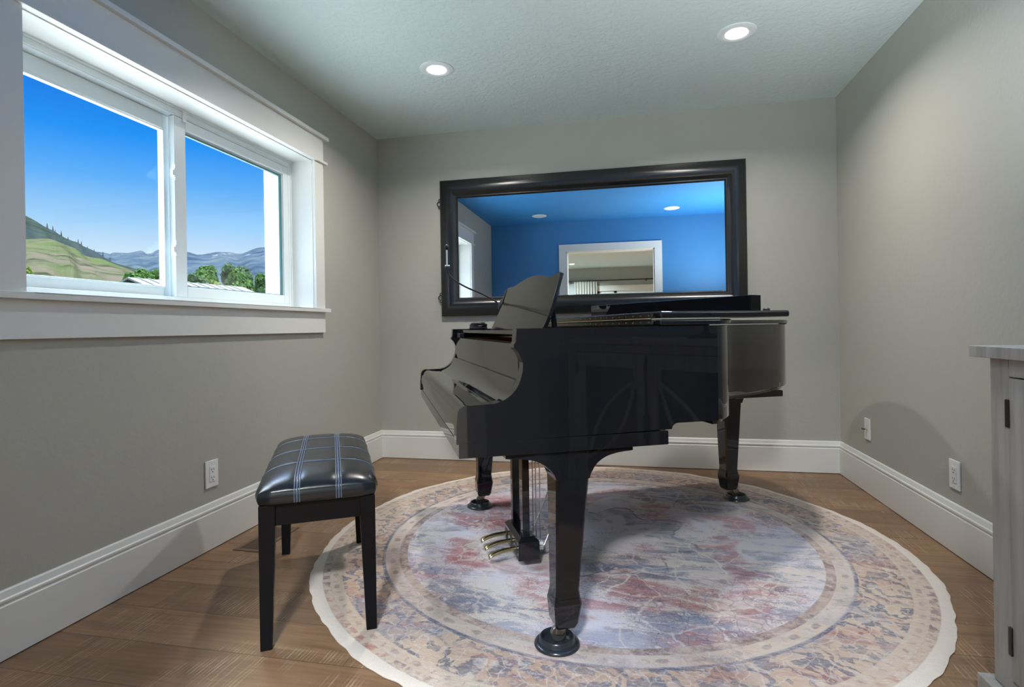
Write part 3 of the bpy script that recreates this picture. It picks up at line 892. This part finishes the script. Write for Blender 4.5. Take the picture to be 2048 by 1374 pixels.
for sgn in (-1, 1):
    prism(bm, [(-.012, -.004), (.010, .004), (-.006, .045), (-.034, .045), (-.034, .034)], .0105 * sgn, .0145 * sgn, lambda p, a: (1.392 + p[0], 1.085 + a, wz + p[1]))
box(bm, 1.345, 1.392, 1.062, 1.108, .0690, .0745)
finish('caster_fork', bm, M['caster'], lg, bevel=.002)

# lyre with pedals
boxes('lyre_box', [], L) if False else None
bm = bmesh.new()
r0 = [(.010, .520), (.098, .520), (.098, .775), (.010, .775)]
ins = [(.026, .540), (.082, .540), (.082, .755), (.026, .755)]
loft(bm, [[(a, b, .046) for a, b in r0], [(a, b, .118) for a, b in r0], [(a, b, .134) for a, b in ins]])
lyre = finish('lyre_box', bm, L, P, bevel=.0015)
boxes('lyre_post', [(.034, .064, .540, .575, .128, .615)], L, lyre, bevel=.003)
boxes('lyre_post', [(.034, .064, .715, .750, .128, .615)], L, lyre, bevel=.003)
boxes('lyre_back', [(.050, .060, .574, .716, .128, .615)], L, lyre)
boxes('lyre_head', [(.010, .100, .50, .79, .598, .614)], L, lyre, bevel=.002)
for v, dv in ((.560, .006), (.6475, 0), (.735, -.004)):
    bm = bmesh.new()
    pr = spline([(.03, 0, .082), (.008, 0, .084), (-.012, 0, .083), (-.045, 0, .080), (-.080, 0, .072), (-.098, 0, .065), (-.104, 0, .060)], 5)
    rings = []
    for i, p in enumerate(pr):
        s = i / (len(pr) - 1)
        w = .0085 + .0085 * max(0, min(1, (s - .35) / .45)) if s < .9 else .017 * math.sqrt(max(0.02, 1 - ((s - .9) / .1) ** 2))
        hh = .0085 if s < .9 else .0085 * math.sqrt(max(.05, 1 - ((s - .9) / .1) ** 2))
        rings.append([(p.x, v + w * math.cos(a * math.pi / 7), p.z + hh * math.sin(a * math.pi / 7)) for a in range(14)])
    loft(bm, rings); finish('pedal', bm, M['brass'], lyre, smooth=50)
    boxes('pedal_slot', [(.0085, .0106, v - .014, v + .014, .060, .104)], M['slot'], lyre)
for u_, v_ in ((.1075, .60), (.1075, .6475), (.125, .600)):
    bm = bmesh.new(); tube(bm, [(u_, v_, .085), (u_, v_, .613)], .0028, 8); finish('pedal_rod', bm, M['steel'], lyre, smooth=60)
for v_ in (.560, .735):
    bm = bmesh.new(); tube(bm, [(.098, v_, .085), (.130, v_, .085), (.285, v_, .440), (.336, v_, .613)], .0035, 8); finish('lyre_brace', bm, M['steel'], lyre, smooth=60)
boxes('rod_guide', [(.098, .134, .587, .612, .056, .088)], M['plate'], lyre, bevel=.002)


# caster cups: they stay on the rug when the piano is lifted
def world(u, v, z=0):
    return (-.227 + u * math.cos(ANG) - v * math.sin(ANG), 1.673 + u * math.sin(ANG) + v * math.cos(ANG), z)


CUP = [(.066, .0), (.070, .003), (.069, .008), (.064, .012), (.056, .014), (.054, .018), (.0535, .024), (.051, .027), (.047, .0265), (.0445, .022), (.0435, .0105), (.02, .010), (.001, .010)]


def cup(u, v, label):
    bm = bmesh.new(); lathe(bm, CUP, n=56)
    o = finish('caster_cup', bm, M['cup'], smooth=45); o.location = world(u, v, RZ + .0004)
    tag(o, label, 'caster cup', 'round cups under the piano casters')


cup(.0, .0, 'dark round caster cup under the front leg of the piano nearest the camera')
cup(.0, 1.352, 'dark round caster cup under the piano leg behind the bench and pedals')
cup(1.40, 1.085, 'dark round caster cup under the tail leg of the piano at right')

# ------------------------------------------------------------------ things on the piano
bx = thing('lacquered_box', 'long glossy black box lying across the folded piano lid', 'box', world(.735 + .01, .069, LZ3 + .0005), ANG + R(16))
boxes('box_body', [(-.0, .056, 0, .90, 0, .0585)], L, bx, bevel=.002)
boxes('end_cap', [(.0, .056, -.004, -.0002, 0, .0585)], M['satin'], bx, bevel=.0012)

lm = thing('desk_lamp', 'thin black gooseneck lamp clipped to the far end of the music desk', 'lamp', world(.088, 1.152, 0), ANG)
bm = bmesh.new()
loft(bm, [[(.006 + .013 * math.cos(a * math.pi / 8) * s + dz * .4, .03 * math.sin(a * math.pi / 8) * s, 1.105 + dz) for a in range(16)] for dz, s in ((-.028, .3), (-.022, .75), (0, 1), (.018, .8), (.026, .3))])
finish('clip', bm, M['cup'], lm, smooth=50)
gp = [(-.016, 0, 1.110), (-.06, 0, 1.136), (-.11, 0, 1.160), (-.17, 0, 1.185), (-.222, 0, 1.214), (-.254, 0, 1.243), (-.268, 0, 1.268), (-.271, -.004, 1.288)]
bm = bmesh.new(); tube(bm, spline(gp, 6), .0042, 10); finish('gooseneck', bm, M['rubber'], lm, smooth=60)
bm = bmesh.new(); tube(bm, [(-.281, -.004, 1.292), (-.258, -.004, 1.292)], .0065, 10); tube(bm, [(-.271, -.004, 1.292), (-.271, -.004, 1.378)], .0045, 8); hd = finish('bracket_glint_tube', bm, M['steel'], lm, smooth=50)  # bracket, plus a steel tube standing in for a highlight on the mirror frame
bm = bmesh.new(); lathe(bm, [(.003, -.016), (.010, -.010), (.012, 0), (.009, .009), (.002, .013)], (-.271, -.004, 1.388), 16); finish('lamp_knob', bm, M['rubber'], lm, smooth=60)

bm = bmesh.new()
cp = []
rc = random.Random(3)
for i in range(46):
    a = i * .82
    cp.append((.03 + .045 * math.cos(a) * (1 - .006 * i), .045 * math.sin(a) * 1.5 + .012 * math.sin(i), .0045 + .0008 * i + .004 * rc.random()))
tube(bm, spline(cp, 4), .0042, 8)
cb = finish('cable_coil', bm, M['rubber'], smooth=60); cb.scale = (1.0, 1.35, .8); cb.location = world(-.045, 1.225, .972); cb.rotation_euler = (0, 0, ANG)
tag(cb, 'coiled black cable lying on the piano behind the music desk', 'cable')
boxes('cable_tray', [(-.09, .16, 1.165, 1.37, .955, .971)], L, P, bevel=.002)
for i, (vv, lab) in enumerate(((1.30, 'small black cube at the far end of the piano shelf, nearer the far arm'), (1.235, 'small black cube at the far end of the piano shelf, nearer the music desk'))):
    o = boxes('power_adapter', [(-.012, .012, -.018, .018, 0, .024)], M['cup'], bevel=.002)
    o.location = world(-.104, vv, .9302); o.rotation_euler = (0, 0, ANG)
    tag(o, lab, 'adapter', 'small black cubes on the piano')

# ------------------------------------------------------------------ piano bench
BN = thing('piano_bench', 'black padded leather piano bench with tapered wooden legs', 'bench', (-1.1615, 1.9135, 0), R(30))
S = M['satin']
hs, hl = .157, .381
for sx in (-1, 1):
    for sy in (-1, 1):
        z0 = RZ + .0006 if sx > 0 else .0005
        bm = bmesh.new(); rings = []
        for z, w in ((z0, .0165), (.36, .0235), (.443, .0240)):
            # legs taper on their inner faces only
            ox, oy = sx * (hs + .017), sy * (hl + .017)
            xs = sorted((ox, ox - sx * 2 * w)); ys = sorted((oy, oy - sy * 2 * w))
            rings.append([(xs[0], ys[0], z), (xs[1], ys[0], z), (xs[1], ys[1], z), (xs[0], ys[1], z)])
        loft(bm, rings); finish('leg', bm, S, BN, bevel=.002)
ap = .014
for sy in (-1, 1):
    boxes('apron', [(-hs + .028, hs - .028, sy * (hl + .006), sy * (hl - .014), .376, .443)], S, BN, bevel=.001)
for sx in (-1, 1):
    boxes('apron', [(sx * (hs + .006), sx * (hs - .014), -hl + .028, hl - .028, .376, .443)], S, BN, bevel=.001)
ca, cb_ = .182, .408


def cush(s, t_):
    """s, t_ in -1..1 over the seat"""
    return .482 + .048 * (max(0, 1 - abs(s) ** 3.2)) ** .55 * (max(0, 1 - abs(t_) ** 6)) ** .5


def groove(x, y):
    g = 0
    for q in (-.21, 0.0, .21):
        g = max(g, math.exp(-((y - q) / .010) ** 2))
    for q in (-.062, .062):
        g = max(g, math.exp(-((x - q) / .012) ** 2))
    return .0035 * g


def rounded(s, t_):
    # corners pulled in a little
    k = max(0, abs(s) - .75) / .25 * max(0, abs(t_) - .88) / .12
    return s * ca * (1 - .05 * k), t_ * cb_ * (1 - .025 * k)


bm = bmesh.new()
NS, NL = 60, 120
grid = []
par = lambda i, n: math.sin((i / n - .5) * math.pi * .98) / math.sin(.49 * math.pi)
for j in range(NL + 1):
    row = []
    for i in range(NS + 1):
        s, t_ = par(i, NS), par(j, NL)
        x, y = rounded(s, t_)
        row.append(bm.verts.new((x, y, cush(s, t_) - groove(x, y) * (1 if abs(s) < .97 and abs(t_) < .99 else .3))))
    grid.append(row)
for j in range(NL):
    for i in range(NS):
        bm.faces.new((grid[j][i], grid[j][i + 1], grid[j + 1][i + 1], grid[j + 1][i]))
loop = [grid[0][i] for i in range(NS + 1)] + [grid[j][NS] for j in range(1, NL + 1)] + [grid[NL][i] for i in range(NS - 1, -1, -1)] + [grid[j][0] for j in range(NL - 1, 0, -1)]
prev = loop
for z, g in ((.474, 1.012), (.462, 1.012), (.450, 1.002), (.4435, .985)):
    nxt = [bm.verts.new((v.co.x * (1 + (g - 1) * 1.6), v.co.y * (1 + (g - 1) * .8), z)) for v in loop]
    for i in range(len(loop)):
        k = (i + 1) % len(loop)
        bm.faces.new((prev[i], nxt[i], nxt[k], prev[k]))
    prev = nxt
bm.faces.new(prev)
seat = finish('seat', bm, M['leather'], BN, smooth=70)


def on_seat(x, y, up=.0):
    s = max(-.999, min(.999, x / ca)); t_ = max(-.999, min(.999, y / cb_))
    return (x, y, cush(s, t_) - groove(x, y) + up)


def drop(ax, side, q, up):
    """points over the cushion edge down to its lower side"""
    if ax == 'y':
        return [(q, side * (cb_ * 1.006), .476 + up * 0), (q, side * (cb_ * 1.008), .462), (q, side * (cb_ * 1.002), .450)]
    return [(side * (ca * 1.012), q, .476), (side * (ca * 1.014), q, .464)]


for q in (-.21, 0.0, .21):
    ps = [on_seat(ca * par(i, 40) * .995, q, .0022) for i in range(41)]
    bm = bmesh.new(); tube(bm, drop('x', -1, q, 0)[::-1] + ps + drop('x', 1, q, 0), .0023, 7); finish('piping', bm, M['piping'], seat, smooth=60)
for q in (-.062, .062):
    bm = bmesh.new()
    for dx in (-.0075, 0, .0075):
        ps = [on_seat(q + dx, cb_ * par(i, 60) * .997, .0016) for i in range(61)]
        tube(bm, [(p[0], p[1], p[2]) for p in drop('y', -1, q + dx, 0)[::-1]] + ps + drop('y', 1, q + dx, 0), .0031 if dx == 0 else .0021, 6)
    finish('seam_strip', bm, M['piping'], seat, smooth=60)

# ------------------------------------------------------------------ cabinet by the right wall
cx0, cyE, cyS = .900, 1.620, .52
K = thing('cabinet', 'grey-washed wooden cabinet with black hinges against the right wall', 'cabinet', (XR, 1.07, 0))
CB = M['cab']
g = lambda x0, x1, y0, y1, z0, z1: (x0 - XR, x1 - XR, y0 - 1.07, y1 - 1.07, z0, z1)
boxes('carcass', [g(cx0 + .004, XR - .02, cyE - .02, cyE, .068, .882), g(cx0 + .004, XR - .02, cyS, cyS + .02, .068, .882), g(XR - .035, XR - .02, cyS, cyE, .068, .882), g(cx0 + .03, XR - .02, cyS, cyE, .068, .09),
                  g(cx0, cx0 + .022, cyE - .069, cyE + .0, .068, .882), g(cx0, cx0 + .022, cyS, cyS + .069, .068, .882), g(cx0 + .001, cx0 + .022, cyS + .069, cyE - .069, .841, .882),
                  g(cx0 + .001, cx0 + .022, cyS + .069, cyE - .069, .068, .10), g(cx0 + .04, XR - .03, cyS + .02, cyE - .02, .47, .488)], CB, K, bevel=.001)
boxes('cabinet_top', [g(cx0 - .020, XR - .018, cyS - .05, cyE + .051, .884, .913)], CB, K, bevel=.002)
boxes('plinth', [g(cx0 - .026, XR - .019, cyS - .025, cyE + .026, .0005, .066)], CB, K, bevel=.003)
mid = (cyS + cyE) / 2
dark = plain('dark_cabinet_glass', (.012, .013, .018, 1), .08)
for a, b, hy in ((mid + .002, cyE - .071, 1), (cyS + .071, mid - .002, -1)):
    dr = boxes('door', [g(*q) for q in ((cx0 - .002, cx0 + .018, a, a + .062, .104, .838), (cx0 - .002, cx0 + .018, b - .062, b, .104, .838),
                                        (cx0 - .002, cx0 + .018, a + .062, b - .062, .104, .18), (cx0 - .002, cx0 + .018, a + .062, b - .062, .765, .838))], CB, K, bevel=.002)
    boxes('door_panel', [g(cx0 + .008, cx0 + .012, a + .06, b - .06, .178, .767)], dark, dr)
    # leaf-shaped fretwork crossing the panel
    y0, y1 = (a + .07, b - .07) if hy > 0 else (b - .07, a + .07)
    bm = bmesh.new()
    for sgn in (-1, 1):
        pts = []
        for i in range(25):
            s = i / 24
            yy = y0 + (y1 - y0) * s; zz = .70 - .46 * s
            w = .055 * math.sin(math.pi * s)
            pts.append((cx0 + .004 - XR, yy + (1 if hy > 0 else -1) * w * .9 * sgn - 1.07, zz + w * .9 * sgn))
        tube(bm, pts, .011, 8)
    for (p, q) in (((y0, .70), (y0, .765)), ((y1, .24), (y1, .18)), ((y0, .70), (y0 - .04 * hy, .66))):
        tube(bm, [(cx0 + .004 - XR, p[0] - 1.07, p[1]), (cx0 + .004 - XR, q[0] - 1.07, q[1])], .011, 8)
    finish('fretwork', bm, CB, dr, smooth=60)
    for zc in (.752, .199):
        ye = b if hy > 0 else a
        boxes('hinge', [g(cx0 - .006, cx0 + .001, ye - .004, ye + .009, zc - .034, zc + .034)], M['iron'], dr, bevel=.002)
bm = bmesh.new()
tube(bm, [(cx0 - .010 - XR, mid - 1.07, .12), (cx0 - .010 - XR, mid - 1.07, .83)], .006, 8)
tube(bm, [(cx0 - .012 - XR, mid - 1.07, .70), (cx0 - .012 - XR, mid - 1.07, .80)], lambda s: .007 + .010 * math.sin(math.pi * s), 10)
box(bm, cx0 - .012 - XR, cx0 - .002 - XR, mid - 1.07 - .016, mid - 1.07 + .016, .12, .20)
box(bm, cx0 - .014 - XR, cx0 - .002 - XR, mid - 1.07 - .015, mid - 1.07 + .015, .42, .54)
finish('door_bolt', bm, M['iron'], K, smooth=40)

# added uplight, unseen beyond the right edge of the frame, brightens the ceiling
def uplight(name, label, x, y, z, stem, watts):
    tl = thing(name, label, 'lamp', (x, y, z))
    bm = bmesh.new(); lathe(bm, [(.001, 0), (.09, 0), (.09, .012), (.02, .022), (.012, .04), (.012, stem), (.001, stem)], n=32); finish('added_lamp_base', bm, M['iron'], tl, smooth=45)
    bm = bmesh.new(); lathe(bm, [(.001, stem), (.09, stem + .015), (.135, stem + .065), (.150, stem + .11), (.146, stem + .11), (.131, stem + .068), (.088, stem + .02), (.001, stem + .006)], n=40); finish('added_lamp_bowl', bm, M['vinyl'], tl, smooth=45)
    l = bpy.data.lights.new('uplight', 'AREA'); l.shape = 'DISK'; l.size = .22; l.energy = watts; l.color = (.96, 1.0, 1.0)
    o = bpy.data.objects.new('lamp_glow', l); C.objects.link(o); o.parent = tl; o.location = (0, 0, stem + .08); o.rotation_euler = (math.pi, 0, 0)


uplight('added_uplight', 'small added uplight on the cabinet top, unseen beyond the right edge of the frame', 1.12, 1.26, .9134, .22, 25)

# ------------------------------------------------------------------ outdoors
_f = Vector((math.sin(YAW), math.cos(YAW), 0)); _r0 = Vector((math.cos(YAW), -math.sin(YAW), 0)); _u0 = Vector((0, 0, 1))
CAM_R = _r0 * math.cos(ROLL) + _u0 * math.sin(ROLL); CAM_U = -_r0 * math.sin(ROLL) + _u0 * math.cos(ROLL)


def sight(px, py):
    """azimuth direction and tangent of elevation of a skyline point seen from the doorway"""
    d = _f + CAM_R * ((px - CX) / F) - CAM_U * ((py - CY) / F)
    h = math.hypot(d.x, d.y)
    return Vector((d.x / h, d.y / h, 0)), d.z / h


def hill_mat(name, cols, sc, haze, hz):
    t = NT(name); v = t.obj()
    v = t.mapping(v, (1, 1, 4)); n = t.noise(sc, 10, 0.7, v); n2 = t.noise(sc * .23, 6, 0.65, v)
    c = t.ramp(n.outputs[0], [(0.40, cols[0]), (0.5, cols[1]), (0.60, cols[2])])
    c = t.mix(t.step(n2.outputs[0], 0.45, 0.62), c, cols[3])
    t.bsdf(c, 1.0, n.outputs[0], 0.4, 1.0, Specular_IOR_Level=0.0)
    return t.m


GZ = .45


def hill(name, sky, near, far, mat, amp, per=10, rows=26, power=.8):
    bm = bmesh.new()
    pts = spline([(p[0], p[1], 0) for p in sky], per)
    rnd_ = random.Random(len(sky))
    grid = []
    for i, p in enumerate(pts):
        d, tn = sight(p.x, p.y)
        col = []
        for k in range(rows + 8):
            if k <= rows:
                s = k / rows
                dist = near + (far - near) * s
                z = GZ + (EYE + tn * far - GZ) * s ** power
            else:
                s2 = (k - rows) / 8
                dist = far * (1 + .35 * s2); z = GZ + (EYE + tn * far - GZ) * (1 - s2 * .8)
            z += (amp * (.5 if k == rows else 1) * (math.sin(i * .21 + k * .9) * math.cos(i * .13 - k * .6) * .6 + (rnd_.random() - .5) * .12)) if k > 0 else 0
            col.append(bm.verts.new((d.x * dist, d.y * dist, z)))
        grid.append(col)
    for a, b in zip(grid, grid[1:]):
        for k in range(len(a) - 1):
            bm.faces.new((a[k], a[k + 1], b[k + 1], b[k]))
    return struct(finish(name, bm, mat, smooth=80))


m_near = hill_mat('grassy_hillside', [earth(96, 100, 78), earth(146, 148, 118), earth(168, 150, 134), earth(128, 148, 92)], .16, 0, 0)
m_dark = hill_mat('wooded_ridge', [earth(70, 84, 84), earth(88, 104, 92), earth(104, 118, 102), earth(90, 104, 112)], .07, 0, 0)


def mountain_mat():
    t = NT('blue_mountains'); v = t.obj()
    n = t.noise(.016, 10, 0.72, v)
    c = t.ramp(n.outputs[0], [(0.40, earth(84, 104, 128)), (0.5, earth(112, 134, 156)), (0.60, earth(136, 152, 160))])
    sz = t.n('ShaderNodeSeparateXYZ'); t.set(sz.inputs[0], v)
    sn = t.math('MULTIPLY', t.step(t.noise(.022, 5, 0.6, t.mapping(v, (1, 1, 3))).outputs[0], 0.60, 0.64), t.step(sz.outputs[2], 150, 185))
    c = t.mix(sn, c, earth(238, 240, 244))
    t.bsdf(c, 1.0, n.outputs[0], 0.5, 8.0, Specular_IOR_Level=0.0)
    return t.m


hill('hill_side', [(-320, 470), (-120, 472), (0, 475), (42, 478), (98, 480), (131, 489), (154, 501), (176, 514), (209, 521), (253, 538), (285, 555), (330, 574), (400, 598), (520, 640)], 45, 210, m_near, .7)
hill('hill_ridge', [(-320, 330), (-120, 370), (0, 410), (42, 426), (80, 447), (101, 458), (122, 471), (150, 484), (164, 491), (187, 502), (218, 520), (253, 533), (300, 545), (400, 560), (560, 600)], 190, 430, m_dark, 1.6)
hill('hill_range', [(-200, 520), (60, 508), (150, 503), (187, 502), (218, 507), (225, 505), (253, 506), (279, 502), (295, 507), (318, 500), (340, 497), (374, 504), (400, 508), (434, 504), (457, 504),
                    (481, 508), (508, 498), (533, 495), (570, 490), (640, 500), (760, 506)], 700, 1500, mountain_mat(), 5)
struct(boxes('bounce_slab', [(-9.5, -XL - T - .10, -2.5, 7.5, GZ - .02, GZ + .02)], plain('bounce_slab_concrete', (.62, .61, .58, 1), .8)))  # unseen pale slab added to bounce daylight up through the window
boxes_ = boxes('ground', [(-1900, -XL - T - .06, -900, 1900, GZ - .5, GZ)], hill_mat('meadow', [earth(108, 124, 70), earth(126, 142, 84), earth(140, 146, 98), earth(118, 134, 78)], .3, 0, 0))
struct(boxes_)


def leaf_mat(name, c1, c2):
    t = NT(name); v = t.obj()
    n = t.noise(1.2, 3, 0.6, v)
    c = t.mix(t.step(n.outputs[0], .4, .6), c1, c2)
    p = t.bsdf(c, .7, Specular_IOR_Level=.1)
    tr = t.n('ShaderNodeBsdfTranslucent'); t.set(tr.inputs[0], c)
    mx = t.n('ShaderNodeMixShader'); mx.inputs[0].default_value = .4
    t.t.links.new(p.outputs[0], mx.inputs[1]); t.t.links.new(tr.outputs[0], mx.inputs[2]); t.t.links.new(mx.outputs[0], t.out.inputs[0])
    return t.m


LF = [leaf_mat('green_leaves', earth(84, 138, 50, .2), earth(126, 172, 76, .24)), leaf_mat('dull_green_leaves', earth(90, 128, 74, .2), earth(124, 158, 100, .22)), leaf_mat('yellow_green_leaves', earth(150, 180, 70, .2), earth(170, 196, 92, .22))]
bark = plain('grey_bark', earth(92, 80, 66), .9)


def crown_mesh(name, seed, mat, tall):
    """leafy crown of unit height: a cloud of small leaf tufts on several lobes"""
    rn = random.Random(seed); bm = bmesh.new()
    lobes = [(Vector((rn.uniform(-.22, .22), rn.uniform(-.22, .22), .26 + .055 * k)), .27 - .013 * k + rn.uniform(-.03, .03)) for k in range(12)]
    for c, r_ in lobes:
        for _ in range(420):
            d = Vector((rn.gauss(0, 1), rn.gauss(0, 1), rn.gauss(0, 1))).normalized()
            p = c + d * r_ * rn.uniform(.65, 1.05)
            p.z = max(.06, p.z)
            s = rn.uniform(.018, .034)
            n = (d + Vector((rn.gauss(0, .5), rn.gauss(0, .5), rn.gauss(0, .5)))).normalized()
            a = n.orthogonal().normalized(); b = n.cross(a)
            bm.faces.new([bm.verts.new(p + a * s * x_ + b * s * y_) for x_, y_ in ((-1, -.5), (0, -1), (1, -.3), (.6, .9), (-.5, 1))])
    me = bpy.data.meshes.new(name); bm.to_mesh(me); bm.free(); me.materials.append(mat)
    return me


crowns = [crown_mesh('foliage', 11 + k, LF[k % 3], 1) for k in range(3)]


def tree(name, px, py_top, dist, wide, k, label, group, cat='tree'):
    d, tn = sight(px, py_top)
    h = EYE + tn * dist - GZ
    t = thing(name, label, cat, (d.x * dist, d.y * dist, GZ - .02), random.Random(px).random() * 6, group)
    f = bpy.data.objects.new('foliage', crowns[k]); C.objects.link(f); f.parent = t; f.scale = (wide * 1.15, wide * 1.15, h / 1.03)
    bm = bmesh.new(); tube(bm, [(0, 0, 0), (.05, .02, h * .3), (0, 0, h * .75)], lambda s: (.028 - .018 * s) * h, 8); finish('trunk', bm, bark, t, smooth=60)


G = 'trees outside the window'
for a in ((268, 538, 45, 2.8, 0, 'green tree left of the white roof peak'), (286, 529, 53, 3.6, 0, 'green tree rising behind the white roof peak'), (305, 532, 60, 3.7, 0, 'green tree between the roof peak and the window bar'),
          (322, 524, 67, 4.2, 1, 'tall green tree just left of the window bar'), (352, 530, 49, 3.0, 0, 'green tree hidden behind the window bar'), (380, 538, 54, 3.6, 1, 'dull green tree just right of the window bar'),
          (412, 522, 61, 4.8, 0, 'broad green tree, the first tall one in the right pane'), (446, 517, 69, 5.6, 1, 'tallest tree in the middle of the right pane'), (476, 530, 47, 3.0, 0, 'slim green tree right of the tallest tree'),
          (503, 536, 54, 3.9, 1, 'green tree beside the right end of the barn roof'), (528, 540, 61, 4.2, 0, 'green tree at the right edge of the right pane'), (431, 552, 44, 2.0, 2, 'low yellow green tree in front of the tall trees'),
          (552, 532, 68, 4.6, 1, 'tree beyond the right edge of the glass')):
    tree('tree', *a[:5], a[5], G)
tree('bush', 40, 524, 40, 2.4, 2, 'yellow green bush at the left edge of the window', G, 'bush')
tree('bush', 241, 561, 60, .9, 0, 'tiny round green bush at the foot of the hill', G, 'bush')
# small conifers along the ridge
con = bmesh.new()
for k in range(5):
    z = k / 5
    vs_ = [con.verts.new((.20 * (1 - z * .85) * math.cos(a * .785), .20 * (1 - z * .85) * math.sin(a * .785), z)) for a in range(8)]
    tp = con.verts.new((0, 0, z + .33))
    for a in range(8):
        con.faces.new((vs_[a], vs_[(a + 1) % 8], tp))
cme = bpy.data.meshes.new('conifer'); con.to_mesh(cme); con.free(); cme.materials.append(plain('dark_conifer', earth(66, 84, 70), .9))
rk = random.Random(5)
prev_p = None
ridge = spline([(86, 450, 0), (104, 460, 0), (122, 471, 0), (150, 484, 0), (164, 491, 0), (187, 502, 0), (218, 520, 0)], 2)[1:]
for i, p in enumerate(ridge):
    d, tn = sight(p.x + rk.uniform(-2, 2), p.y + .8)
    o = bpy.data.objects.new('conifer', cme); C.objects.link(o)
    s = rk.uniform(2.2, 4.2)
    o.location = (d.x * 428, d.y * 428, EYE + tn * 428 - 1.2); o.scale = (s, s, s); o.rotation_euler = (0, 0, rk.random() * 6)
    tag(o, 'tiny dark conifer on the skyline of the wooded ridge', 'tree', 'conifers along the ridge')

# barn with a standing-seam roof
da, ta = sight(274, 556); db, tb = sight(473, 573)
dist_a = 34.0
dist_b = dist_a * ta / tb
pa, pb = da * dist_a, db * dist_b
zr = EYE + ta * dist_a
rd = (pb - pa); ln = rd.length; rd.normalize(); nd = Vector((rd.y, -rd.x, 0))
if nd.dot(Vector((0, 0, 0)) - pa) < 0:
    nd = -nd
bn = thing('barn', 'low outbuilding with a pale metal roof in front of the trees', 'building', (pa.x, pa.y, GZ), math.atan2(rd.y, rd.x))
sgn = 1 if nd.dot(Vector((-rd.y, rd.x, 0))) > 0 else -1
hw, ev = 4.2, 1.55
metal = plain('pale_metal_roof', earth(206, 216, 216), .35)
bm = bmesh.new()
ra = zr - GZ
for s in (-1, 1):
    prism(bm, [(0, ra), (s * hw, ra - ev), (s * hw, ra - ev - .08), (0, ra - .10)], -.5, ln + .5, lambda p, a: (a, p[0], p[1]))
    k = 0.0
    while k < ln:
        box_ = [(k, 0), (k + .05, 0)]
        prism(bm, [(0, ra + .05), (s * hw, ra - ev + .05), (s * hw, ra - ev), (0, ra)], k, k + .05, lambda p, a: (a, p[0], p[1]))
        k += .6
finish('roof', bm, metal, bn)
bm = bmesh.new(); prism(bm, [(-hw + .4, 0), (hw - .4, 0), (hw - .4, ra - ev + .02), (0, ra - .14), (-hw + .4, ra - ev + .02)], 0, ln, lambda p, a: (a, p[0], p[1]))
finish('walls', bm, plain('pale_siding', earth(186, 190, 186), .8), bn)

# ------------------------------------------------------------------ sky, sun
wd = bpy.data.worlds.new('sky'); bpy.context.scene.world = wd; wd.use_nodes = True
nt = wd.node_tree; nt.nodes.clear()
tc = nt.nodes.new('ShaderNodeTexCoord'); sp = nt.nodes.new('ShaderNodeSeparateXYZ'); nt.links.new(tc.outputs['Generated'], sp.inputs[0])
cr = nt.nodes.new('ShaderNodeValToRGB'); nt.links.new(sp.outputs[2], cr.inputs[0])
stops = [(0.0, (.62, .74, .84, 1)), (.06, (.76, .84, .92, 1)), (.115, (.66, .80, .95, 1)), (.165, (.37, .65, .97, 1)), (.225, (.12, .44, .96, 1)), (.285, (.012, .29, .93, 1)), (.34, (0, .19, .80, 1)), (.45, (.02, .22, .80, 1)), (.70, (.80, .90, 1, 1)), (1.0, (.85, .93, 1, 1))]
while len(cr.color_ramp.elements) < len(stops):
    cr.color_ramp.elements.new(.5)
for e, (p, c) in zip(cr.color_ramp.elements, stops):
    e.position = p; e.color = c
mr = nt.nodes.new('ShaderNodeMapRange'); mr.interpolation_type = 'SMOOTHSTEP'
nt.links.new(sp.outputs[2], mr.inputs[0]); mr.inputs[1].default_value = .44; mr.inputs[2].default_value = .75; mr.inputs[3].default_value = .76; mr.inputs[4].default_value = 18.0
bg = nt.nodes.new('ShaderNodeBackground'); nt.links.new(cr.outputs[0], bg.inputs[0]); nt.links.new(mr.outputs[0], bg.inputs[1])
wo = nt.nodes.new('ShaderNodeOutputWorld'); nt.links.new(bg.outputs[0], wo.inputs[0])

sun = bpy.data.lights.new('sun', 'SUN'); sun.energy = 1.6; sun.angle = .01; sun.color = (1, .95, .86)
so = bpy.data.objects.new('sun', sun); C.objects.link(so)
so.rotation_euler = Vector((-.62, -.20, -.76)).to_track_quat('-Z', 'Y').to_euler()

# ------------------------------------------------------------------ camera and view
cam = bpy.data.cameras.new('camera'); cam.sensor_fit = 'HORIZONTAL'; cam.sensor_width = 36.0
cam.lens = F / 2048 * 36; cam.shift_x = 0.0; cam.shift_y = -(687 - CY) / 2048
cam.clip_start = .05; cam.clip_end = 6000
co = bpy.data.objects.new('camera', cam); C.objects.link(co)
m = Matrix.Identity(4)
for i in range(3):
    m[i][0], m[i][1], m[i][2] = CAM_R[i], CAM_U[i], -_f[i]
m[0][3], m[1][3], m[2][3] = 0, 0, EYE
co.matrix_world = m
sc = bpy.context.scene
sc.camera = co
sc.view_settings.view_transform = 'Standard'; sc.view_settings.look = 'None'
sc.view_settings.gamma = 1.0; sc.view_settings.use_curve_mapping = False; sc.view_settings.exposure = 0.54
sc.cycles.use_denoising = True
sc.cycles.max_bounces = 12; sc.cycles.diffuse_bounces = 7; sc.cycles.glossy_bounces = 5; sc.cycles.transparent_max_bounces = 12
sc.cycles.caustics_reflective = False; sc.cycles.caustics_refractive = False
sc.cycles.sample_clamp_indirect = 6.0
